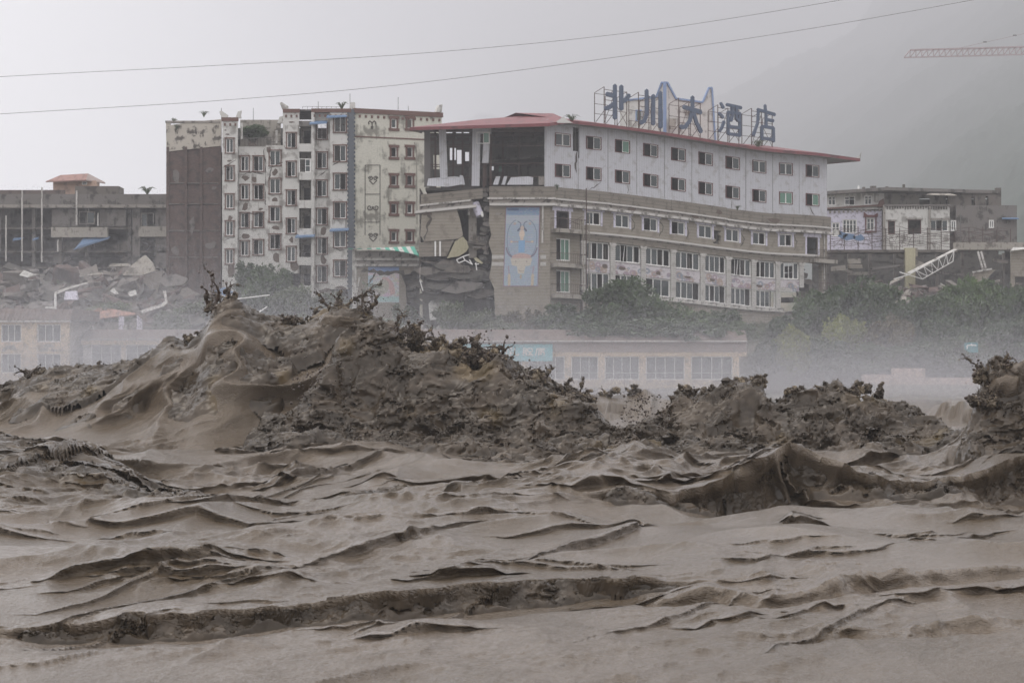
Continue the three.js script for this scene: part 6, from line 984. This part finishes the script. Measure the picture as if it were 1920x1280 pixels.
// ---------- trees, shrubs, palms ----------
function leafCrown(sd, n, clumps, flat = 0.8) { // leaves in clumps through a rounded, uneven volume of radius about 1
  const r = rng(sd), p = [], c = [], centres = Array.from({ length: clumps }, () => { const a = r() * 6.283, u = r() * 2 - 1, q = Math.pow(r(), 0.45) * (0.7 + 0.35 * r()), s = Math.sqrt(1 - u * u); return [Math.cos(a) * s * q, u * q * flat, Math.sin(a) * s * q, 0.16 + 0.2 * r(), 0.75 + 0.5 * r()]; });
  for (let i = 0; i < n; i++) {
    const [cx, cy, cz, rad, tone] = centres[Math.floor(r() * clumps)], a = r() * 6.283, u = r() * 2 - 1, s = Math.sqrt(1 - u * u), q = rad * Math.pow(r(), 0.4), x = cx + Math.cos(a) * s * q, y = cy + u * q * 0.8, z = cz + Math.sin(a) * s * q, L = 0.045 + 0.05 * r();
    const d = [r() - 0.5, r() - 0.5, r() - 0.5], e = [r() - 0.5, r() - 0.5, r() - 0.5], k = tone * (0.75 + 0.5 * r());
    p.push(x, y, z, x + d[0] * L * 3, y + d[1] * L * 3, z + d[2] * L * 3, x + e[0] * L * 3, y + e[1] * L * 3, z + e[2] * L * 3); for (let j = 0; j < 3; j++) c.push(k, k, k * 0.9);
  }
  const g = new THREE.BufferGeometry(); g.setAttribute('position', new THREE.Float32BufferAttribute(p, 3)); g.setAttribute('color', new THREE.Float32BufferAttribute(c, 3)); g.computeVertexNormals(); return g;
}
const crowns = [leafCrown(2, 9000, 46), leafCrown(5, 9000, 60), leafCrown(8, 8000, 38), leafCrown(12, 8000, 52, 0.95)];
const leafMat = (r, g, b) => { const m = new THREE.MeshPhysicalMaterial({ roughness: 1, transmission: 0.3, vertexColors: true, side: THREE.DoubleSide }); m.color.setRGB(r, g, b); return m; };
const leaves = [leafMat(0.046, 0.078, 0.026), leafMat(0.038, 0.066, 0.025), leafMat(0.06, 0.096, 0.032), leafMat(0.17, 0.19, 0.055), leafMat(0.1, 0.085, 0.05), leafMat(0.1, 0.125, 0.07)];
const bark = plain(0x3c342c);
function trunkGeometry(sd) { const r = rng(sd), b = new Builder(); b.path([[0, -0.6, 0], [0.03, 0, 0.02], [-0.02, 0.5, 0]], (i) => 0.08 - i * 0.02, 6); for (let k = 0; k < 6; k++) { const a = r() * 6.3, e = 0.4 + r() * 0.4; b.bar([0, 0.1 + r() * 0.35, 0], [Math.cos(a) * e, 0.5 + r() * 0.5, Math.sin(a) * e], 0.035, 0.012, 5); } return b.geometry(); }
const trunks = [trunkGeometry(1), trunkGeometry(2)];
{
  const r = rng(333);
  const list = [ // photograph x, top, base, distance, width, leaf kind, words
    [1160, 522, 640, 245, 116, 0, 'tall rounded dark tree before the hotel windows'], [1070, 570, 652, 244, 110, 1, 'dark shrub below the hotel balconies'], [1226, 556, 652, 244, 104, 0, 'dark shrub right of the rounded tree'], [1290, 574, 655, 243, 104, 2, 'green shrub under the hotel podium'], [1354, 582, 655, 243, 96, 1, 'dark shrub below the middle of the podium'], [1110, 592, 652, 235.5, 120, 1, 'low hedge-like bush over the shop roof, left piece'], [1200, 596, 652, 235.5, 124, 0, 'low hedge-like bush over the shop roof, middle piece'], [1292, 600, 654, 235.5, 120, 1, 'low hedge-like bush over the shop roof, right piece'], [1368, 604, 658, 235.5, 76, 2, 'small bush at the end of the shop roof'],
    [1478, 590, 660, 246, 84, 1, 'dark tree at the fallen right corner of the hotel'], [1532, 545, 650, 250, 90, 0, 'dark tree below the hotel end column'], [1592, 520, 640, 254, 112, 1, 'dark tree under the collapsed terrace'], [1655, 536, 645, 251, 100, 0, 'leafy tree below the fallen canopy'], [1484, 612, 700, 240, 58, 3, 'yellow-green young tree right of the shops'], [1584, 592, 690, 243, 84, 3, 'yellow-green tree in the middle of the bank'], [1672, 590, 690, 243, 90, 4, 'brownish tree in the middle of the bank'], [1724, 556, 665, 247, 108, 0, 'dark tree under the leaning posts'], [1792, 532, 655, 250, 112, 2, 'green tree below the corner block'], [1852, 520, 655, 252, 120, 2, 'large green tree at the right end of the ruins'], [1912, 526, 655, 250, 100, 0, 'dark tree at the right edge'],
    [1545, 636, 704, 240, 96, 1, 'dark low bush at the waterside, first from the shops'], [1632, 646, 706, 239.5, 110, 0, 'dark low bush at the waterside below the brownish tree'], [1722, 640, 706, 239.5, 120, 1, 'dark low bush above the pink river wall'], [1800, 622, 704, 240, 100, 0, 'dark bush beside the blue road sign'], [1880, 600, 704, 240, 120, 1, 'dark bush right of the blue road sign'], [1434, 640, 704, 240, 50, 1, 'small dark bush at the end of the shops'], [1945, 600, 700, 243, 110, 0, 'dark bush cut by the right edge'], [1766, 590, 672, 244, 96, 1, 'dark tree behind the blue road sign'],
    [506, 500, 600, 270, 84, 0, 'dark tree against the white apartments'], [468, 492, 560, 276, 54, 1, 'shrub at the foot of the left apartment bay'], [546, 535, 606, 267, 70, 5, 'greyish shrub before the apartment balconies'], [440, 566, 630, 262, 76, 5, 'greyish shrub behind the highest wave'], [612, 548, 604, 270, 60, 5, 'pale shrub below the apartment corner'], [644, 556, 604, 268, 44, 5, 'small pale shrub beside the blue corner strip'], [204, 566, 622, 251, 86, 5, 'pale green shrub above the low shops'], [368, 560, 636, 258, 96, 5, 'pale shrub right of the left rubble'], [326, 584, 640, 252, 76, 5, 'pale bush below the left rubble'],
    [762, 572, 628, 256, 56, 0, 'dark shrub below the annex'], [842, 566, 622, 249, 50, 5, 'spiky pale shrub at the white wall stump'], [900, 578, 628, 250, 60, 5, 'pale shrub below the fallen corner'], [958, 584, 628, 247.5, 46, 4, 'thin brownish shrub below the mural'], [1004, 580, 628, 247.5, 40, 4, 'thin brownish shrub right of the mural'], [478, 232, 262, 283, 48, 0, 'small bush on the apartment roof terrace'], [940, 600, 645, 243, 70, 5, 'low pale bush above the teal sign'], [700, 598, 640, 250, 90, 5, 'low pale bush behind the wave crest'], [580, 590, 640, 252, 90, 5, 'low pale bush left of the reddish ledge'],
  ];
  list.forEach(([px, p0, p1, d, w, kind, label], i) => {
    const k = d / FOCAL, h = (p1 - p0) * k, c = at(px, (p0 + p1) / 2, d), t = thing(h > 3.6 ? 'broadleaf_tree' : 'shrub', label, h > 3.6 ? 'tree' : 'shrub', 'trees and shrubs of the far bank'), y0 = c.y - h / 2;
    t.position.set(c.x, y0, -d); t.rotation.y = 0;
    const cr = lit(new THREE.Mesh(crowns[i & 3], leaves[kind])); cr.name = 'crown'; cr.position.y = h * 0.52; cr.rotation.y = r() * 6.28; cr.scale.set(w * k * 0.7, h * 0.7, w * k * 0.6); t.add(cr);
    const tr = lit(new THREE.Mesh(trunks[i & 1], bark)); tr.name = 'trunk'; tr.position.y = h * 0.25; tr.scale.set(w * k * 0.4, h * 0.45, w * k * 0.4); t.add(tr);
  });
  // small plants on the roofs
  for (const [px, py, d, s, label] of [[640, 202, 281, 1.0, 'grassy plant on the apartment roof corner'], [325, 228, 284, 0.6, 'small plant on the corner of the brick wing'], [381, 216, 285, 0.7, 'tiny umbrella-shaped sapling on the brick wing'], [275, 362, 302, 1.2, 'bare shrub on the dark ruin'], [1072, 226, 250, 0.9, 'tuft of grass on the hotel roof corner'], [1422, 276, 268, 1.1, 'tuft of grass at the hotel eave below the last character'], [1045, 352, 249.6, 0.5, 'weed on the hotel parapet'], [1383, 391, 262, 0.5, 'weed growing from the hotel cladding'], [330, 240, 283.6, 0.6, 'creeper on the brick wing parapet']]) {
    const t = thing('roof_plant', label, 'plant', 'plants growing on the roofs'), c = at(px, py, d); t.position.copy(c); const b = new Builder(), q = rng(px);
    for (let i = 0; i < 46; i++) { const a = q() * 6.28, e = s * (0.4 + 0.7 * q()), tilt = 0.2 + q() * 0.9, m = [Math.cos(a) * e * tilt * 0.5, e * 0.6, Math.sin(a) * e * tilt * 0.5], n = [Math.cos(a) * e * tilt, e * (0.9 - tilt * 0.5), Math.sin(a) * e * tilt]; b.bar([0, -0.2, 0], m, 0.02 * s, 0.03 * s, 3); b.bar(m, n, 0.03 * s, 0.004, 3); }
    b.build('leaves', leaves[5], t);
  }
  // fan palm before the annex
  for (const [px, p0, p1, d, s, label] of [[697, 540, 600, 258, 1.1, 'fan palm before the broken mural'], [838, 575, 622, 250, 0.9, 'small fan palm at the white wall stump']]) {
    const t = thing('fan_palm', label, 'palm', 'fan palms'), base = at(px, p1, d), h = (p1 - p0) * d / FOCAL; t.position.copy(base); const q = rng(px);
    new Builder().path([[0, -0.5, 0], [0.04, h * 0.5, 0], [0, h * 0.95, 0]], (i) => 0.14 - 0.02 * i, 6).build('trunk', bark, t);
    const b = new Builder(); for (let i = 0; i < 34; i++) { const a = q() * 6.28, up = -0.6 + q() * 1.5, L = s * (0.7 + 0.4 * q()), dir = [Math.cos(a) * Math.cos(up), Math.sin(up), Math.sin(a) * Math.cos(up)], m = dir.map((v) => v * L * 0.5); m[1] += h; b.bar([0, h, 0], m, 0.02); for (let j = -4; j <= 4; j++) { const w = j * 0.13, c2 = Math.cos(a + w), s2 = Math.sin(a + w); b.tri(m, [c2 * Math.cos(up) * L + 0.02, h + Math.sin(up) * L - 0.06 * Math.abs(j), s2 * Math.cos(up) * L], [c2 * Math.cos(up) * L * 0.97, h + Math.sin(up) * L * 0.9 - 0.06 * Math.abs(j), s2 * Math.cos(up) * L + 0.08]); } }
    b.build('fronds', leaves[2], t);
  }
}
{ // rank grass and weeds on the bank
  const r = rng(808), g = leafCrown(31, 260, 14, 0.5), n = 1500, m = lit(new THREE.InstancedMesh(g, leaves[5], n)), q = new THREE.Quaternion(), e = new THREE.Euler(), c = new THREE.Color();
  for (let i = 0; i < n; i++) { const d = 241.5 + 32 * Math.pow(r(), 1.6), px = -60 + r() * 2080, x = (px - 960) / FOCAL * d, s = 0.35 + 0.7 * r(); m.setMatrixAt(i, new THREE.Matrix4().compose(new THREE.Vector3(x, ground(x, d) + s * 0.3, -d), q.setFromEuler(e.set(0, r() * 6.3, 0)), new THREE.Vector3(s, s * 0.8, s))); const k = 0.45 + 0.6 * r(); m.setColorAt(i, c.setRGB(k, k, k * 0.9)); }
  m.name = 'bank_weeds'; scene.add(m); tag(m, 'weeds and low growth covering the far bank', 'weeds', null, 'stuff');
}
// spray: strands torn from the crests and loose drops in the air
const dropGeometry = mergeVerts((() => { const g = new THREE.IcosahedronGeometry(1, 1); g.deleteAttribute('uv'); g.deleteAttribute('normal'); return g; })()); dropGeometry.computeVertexNormals();
const drops = [], strands = new Builder();
{
  const r = rng(515), q = new THREE.Quaternion(), e = new THREE.Euler();
  const drop = (p, s) => { q.setFromEuler(e.set(r() * 6, r() * 6, r() * 6)); drops.push(new THREE.Matrix4().compose(p, q, new THREE.Vector3(s * (0.7 + r() * 0.9), s * (0.6 + r() * 0.6), s * (0.7 + r() * 0.5)))); };
  const strand = (p, dir, len, rad, forks) => { // a wandering string of water, beaded and thinning
    const pts = [], rr = [], n = 9; let v = dir.clone(), c = p.clone(); const b = r() * 9;
    for (let i = 0; i <= n; i++) {
      pts.push(c.toArray()); rr.push(rad * (1.05 - 0.85 * i / n) * (0.75 + 0.6 * Math.abs(Math.sin(b + i * 1.9))));
      v.x += (r() - 0.5) * 0.9; v.y += (r() - 0.5) * 0.7 - 0.06; v.z += (r() - 0.5) * 0.7; v.normalize(); c = c.clone().addScaledVector(v, len / n);
      if (forks && i > 2 && r() < 0.3) strand(c, v.clone().add(new THREE.Vector3((r() - 0.5) * 2, (r() - 0.4) * 1.4, (r() - 0.5) * 1.4)).normalize(), len * 0.5, rad * 0.6, forks - 1);
    }
    strands.path(pts, (i) => rr[i], 6); drop(c, rad * 0.9);
    frothLists[0].push([new THREE.Matrix4().compose(p, q, new THREE.Vector3(rad * 2, rad * 2.4, rad * 2)), r()]);
  };
  const burst = (px, py, d, w, h, n, nd, size, lean = 0) => { size *= 1.2; h *= 1.1; nd = Math.round(nd * 1.9); n = Math.round(n * 1.2); py -= 7; // strands from a line of crest, drops above
    for (let k = 0; k < n; k++) { const p = at(px + (r() - 0.5) * w, py + (r() - 0.3) * 12, d + (r() - 0.5) * 0.8); strand(p, new THREE.Vector3(lean + (r() - 0.5) * 1.2, 0.5 + r(), (r() - 0.5) * 0.8).normalize(), h / FOCAL * d * (0.35 + 0.9 * r() * r()), size * (0.5 + r()), 2); }
    for (let k = 0; k < nd; k++) { const u = (r() + r() + r()) / 1.5 - 1, t = -Math.log(1 - r() * 0.95) / 2.2; drop(at(px + u * w * 0.85 + lean * t * h, py - t * h * 1.05 + 6, d + (r() - 0.5) * 1.4), size * (0.18 + 0.75 * r() * r() * r())); }
  };
  burst(415, 580, 64.6, 46, 55, 9, 95, 0.035, -0.35);
  burst(560, 606, 64.6, 60, 26, 10, 45, 0.03); burst(668, 598, 64.6, 70, 42, 16, 120, 0.035, 0.1);
  burst(740, 640, 61, 110, 42, 14, 150, 0.03, 0.3); burst(790, 655, 61, 60, 20, 10, 30, 0.035, 0.6);
  burst(905, 685, 60, 70, 52, 20, 90, 0.04, 0.1); burst(1000, 720, 59.6, 60, 38, 14, 60, 0.034);
  burst(1075, 752, 59.2, 70, 28, 18, 60, 0.03); burst(120, 712, 67.5, 150, 24, 46, 150, 0.026); burst(230, 698, 66.6, 130, 16, 26, 60, 0.022);
  burst(360, 645, 65.6, 70, 14, 14, 30, 0.026); burst(390, 640, 65.6, 30, 22, 5, 14, 0.03);
  burst(1310, 740, 58, 60, 14, 12, 24, 0.03); burst(1405, 726, 58, 50, 16, 14, 20, 0.034); burst(1500, 736, 58, 70, 10, 9, 20, 0.026); burst(1600, 740, 58, 110, 18, 14, 44, 0.03);
  burst(1880, 712, 52, 90, 34, 34, 90, 0.032, -0.1); burst(1960, 700, 52, 80, 30, 14, 30, 0.03); burst(1850, 760, 51.6, 50, 30, 18, 40, 0.026, -0.4);
  burst(1080, 745, 117, 60, 14, 12, 30, 0.04); burst(1170, 742, 117, 90, 16, 16, 40, 0.045);
  for (let k = 0; k < 420; k++) { const t = r() * r(), p = at(600 - t * 110 + r() * 90, lerp(650, 830, Math.pow(r(), 0.7)), 58.6 + r() * 0.8); drop(p, 0.009 + 0.026 * r() * r()); } // fringe of the central break
  for (let k = 0; k < 700; k++) { const p = at(lerp(540, 1040, r()), 835 + (r() - 0.6) * 40 - 0.06 * Math.abs(r() * 500 - 250), 57.6 + r() * 0.8); drop(p, 0.009 + 0.026 * r() * r()); }
  for (let k = 0; k < 700; k++) { const p = at(lerp(1180, 1420, r() * r()) + (r() - 0.5) * 60, lerp(740, 855, r()), 56.6 + r() * 1); drop(p, 0.009 + 0.026 * r() * r()); }
  // the big tumbling clots near the middle
  for (const [px, py, d, s, w] of [[850, 668, 60, 0.42, 0.9], [836, 660, 60.4, 0.26, 1], [915, 672, 60, 0.2, 1], [926, 660, 60, 0.15, 1], [905, 690, 60, 0.2, 0.9], [980, 735, 59, 0.22, 0.9], [995, 728, 59, 0.2, 1], [1012, 732, 59, 0.16, 0.9], [745, 742, 59.4, 0.22, 0.6], [870, 640, 60, 0.12, 0.3], [890, 646, 60, 0.13, 0.2]])
    frothLists[2].push([new THREE.Matrix4().compose(at(px, py, d), q.setFromEuler(e.set(r() * 6, r() * 6, r() * 6)), new THREE.Vector3(s * 0.6, s * 0.62, s * 0.6)), w]);
}
frothShapes.forEach((g, k) => {
  if (!frothLists[k].length) return;
  const list = frothLists[k], m = lit(new THREE.InstancedMesh(g, froth, list.length)), c = new THREE.Color();
  list.forEach(([M, w], i) => { m.setMatrixAt(i, M); m.setColorAt(i, c.setRGB(lerp(0.05, 0.2, w * w * w), lerp(0.038, 0.158, w * w * w), lerp(0.027, 0.105, w * w * w))); });
  m.name = numbered('river_froth'); scene.add(m);
  tag(m, ['torn brown froth on the breaking wave crests', 'rounded mud froth on the wave crests', 'tumbling clots of brown froth above the middle wave', 'ragged mud froth on the wave fronts'][k], 'froth', null, 'stuff');
});
{ const g = strands.geometry(); const m = lit(new THREE.Mesh(g, plain(0x382b20, 0.3))); m.name = 'spray_strands'; scene.add(m); tag(m, 'strings of muddy water thrown up from the crests', 'spray', null, 'stuff'); }
{ const m = lit(new THREE.InstancedMesh(dropGeometry, plain(0x382b20, 0.3), drops.length)); drops.forEach((M, i) => m.setMatrixAt(i, M)); m.name = 'spray_drops'; scene.add(m); tag(m, 'dark drops of muddy water flying above the waves', 'spray', null, 'stuff'); console.log('froth', frothLists.map((l) => l.length), 'drops', drops.length); }
// ---------- overhead cables, crane ----------
{
  const cable = (pts, d, label) => { const P = pts.map(([a, b]) => at(a, b, d)), c = new THREE.CatmullRomCurve3(P), g = new THREE.TubeGeometry(c, 90, 0.017, 5), m = lit(new THREE.Mesh(g, M.cableGrey)); m.name = numbered('overhead_cable'); scene.add(m); tag(m, label, 'cable', 'cables across the sky'); };
  cable([[-900, 182], [-400, 168], [0, 143], [420, 121], [800, 98], [1200, 58], [1560, 2], [2000, -80], [2500, -190]], 190, 'thin cable crossing the sky, the upper one');
  cable([[-900, 262], [-400, 240], [0, 213], [420, 187], [760, 157], [1200, 100], [1500, 56], [1830, -2], [2200, -72], [2600, -160]], 186, 'thin cable crossing the sky just above the apartment roof');
  const d = 330, k = d / FOCAL, g = thing('tower_crane', 'pale red lattice crane jib reaching in from the right, above the mountain', 'crane'), X = (px) => (px - 960) * k, Y = (py) => EYE + (HORIZON - py) * k;
  const mastX = X(2380), foot = 4; g.position.set(mastX, foot, -d);
  const W = (x, y, z) => [x - mastX, y - foot, z], low = (px) => [X(px), Y(107 - (px - 1697) * 0.026), 0], hi = (px, z) => [X(px), Y(93 - (px - 1708) * 0.028), z];
  const ch = new Builder(W); ch.bar(low(1697), low(2380), 0.11); for (const z of [-0.5, 0.5]) ch.bar(hi(1708, z), hi(2380, z), 0.08); ch.bar(low(1697), hi(1708, -0.5), 0.06).bar(low(1697), hi(1708, 0.5), 0.06).build('jib_chords', M.craneRed, g);
  const br = new Builder(W); for (let px = 1697; px < 2370; px += 11) for (const z of [-0.5, 0.5]) { br.bar(low(px), hi(px + 11, z), 0.05); br.bar(hi(px + 11, z), low(px + 11), 0.035); br.bar(hi(px + 11, -0.5), hi(px + 11, 0.5), 0.03); } br.build('jib_bracing', M.craneRed, g);
  new Builder(W).bar(hi(1795, 0), [X(2380), Y(-40), 0], 0.035).bar(hi(1784, 0), hi(1799, 0), 0.1).build('tie_rod', M.craneRed, g);
  for (const px of [1849, 1905]) { const t = (px - 1795) / (2380 - 1795), p = [X(px), lerp(hi(1795, 0)[1], Y(-40), t), 0]; new Builder(W).box(p[0] - 0.22, p[0] + 0.22, p[1] - 0.02, p[1] + 0.12, -0.08, 0.08).build('tie_coupling', M.cableGrey, g); }
  const mast = new Builder(W); for (const a of [-0.8, 0.8]) for (const b of [-0.8, 0.8]) mast.bar([mastX + a, foot, b], [mastX + a, Y(-40), b], 0.1); for (let y = foot; y < Y(-30); y += 1.6) for (const b of [-0.8, 0.8]) { mast.bar([mastX - 0.8, y, b], [mastX + 0.8, y + 1.6, b], 0.05); mast.bar([mastX + b, y, -0.8], [mastX + b, y + 1.6, 0.8], 0.05); } mast.build('mast', M.craneRed, g);
}
// ---------- drifting spray and mist: fine translucent flecks ----------
{
  const q = rng(2024), N = 230000, p = new Float32Array(N * 9), size = 0.037; // one stretch of mist, thinning upwards, 26 m long and 34 m deep
  for (let i = 0; i < N; i++) {
    const x = (q() + q() + q() - 1.5) * 18, z = (q() - 0.5) * 34, wisp = 0.6 + 0.8 * smooth(-0.35, 0.4, noise(x * 0.16, z * 0.08, 5)), y = Math.min(2.3, -0.5 * Math.log((1 - q() * 0.97) * (1 - q() * 0.97))) * 2.5 * wisp;
    const a = () => (q() - 0.5) * size * 2; p.set([x, y, z, x + a(), y + a(), z + a(), x + a(), y + a(), z + a()], i * 9);
  }
  const g = new THREE.BufferGeometry(); g.setAttribute('position', new THREE.BufferAttribute(p, 3)); g.computeVertexNormals();
  const mist = new THREE.MeshPhysicalMaterial({ color: 0xc6c6ca, roughness: 1, transparent: true, opacity: 0.28, side: THREE.DoubleSide });
  const lay = (name, label, spots, shape = g) => { const m = new THREE.InstancedMesh(shape, mist, spots.length); spots.forEach(([x, y, d, sx, sy, sz], i) => m.setMatrixAt(i, new THREE.Matrix4().compose(new THREE.Vector3(x, y, -d), new THREE.Quaternion().setFromEuler(new THREE.Euler(0, (i & 1) * Math.PI + (i % 3) * 0.1, 0)), new THREE.Vector3(sx, sy, sz)))); m.name = name; m.receiveShadow = true; scene.add(m); tag(m, label, 'mist', null, 'stuff'); };
  lay('river_mist', 'pale mist and fine spray drifting over the far side of the river', Array.from({ length: 27 }, (_, i) => { const x = -42 + (i % 11) * 8.3, left = smooth(0, -35, x); return [x + (i > 21 ? -3 : i > 10 ? 4 : 0), 0.2, 203 + (i * 7 % 9), 1, 1.3 + 0.6 * left + (i % 3) * 0.08, 1]; }));
}
renderer.render(scene, camera);
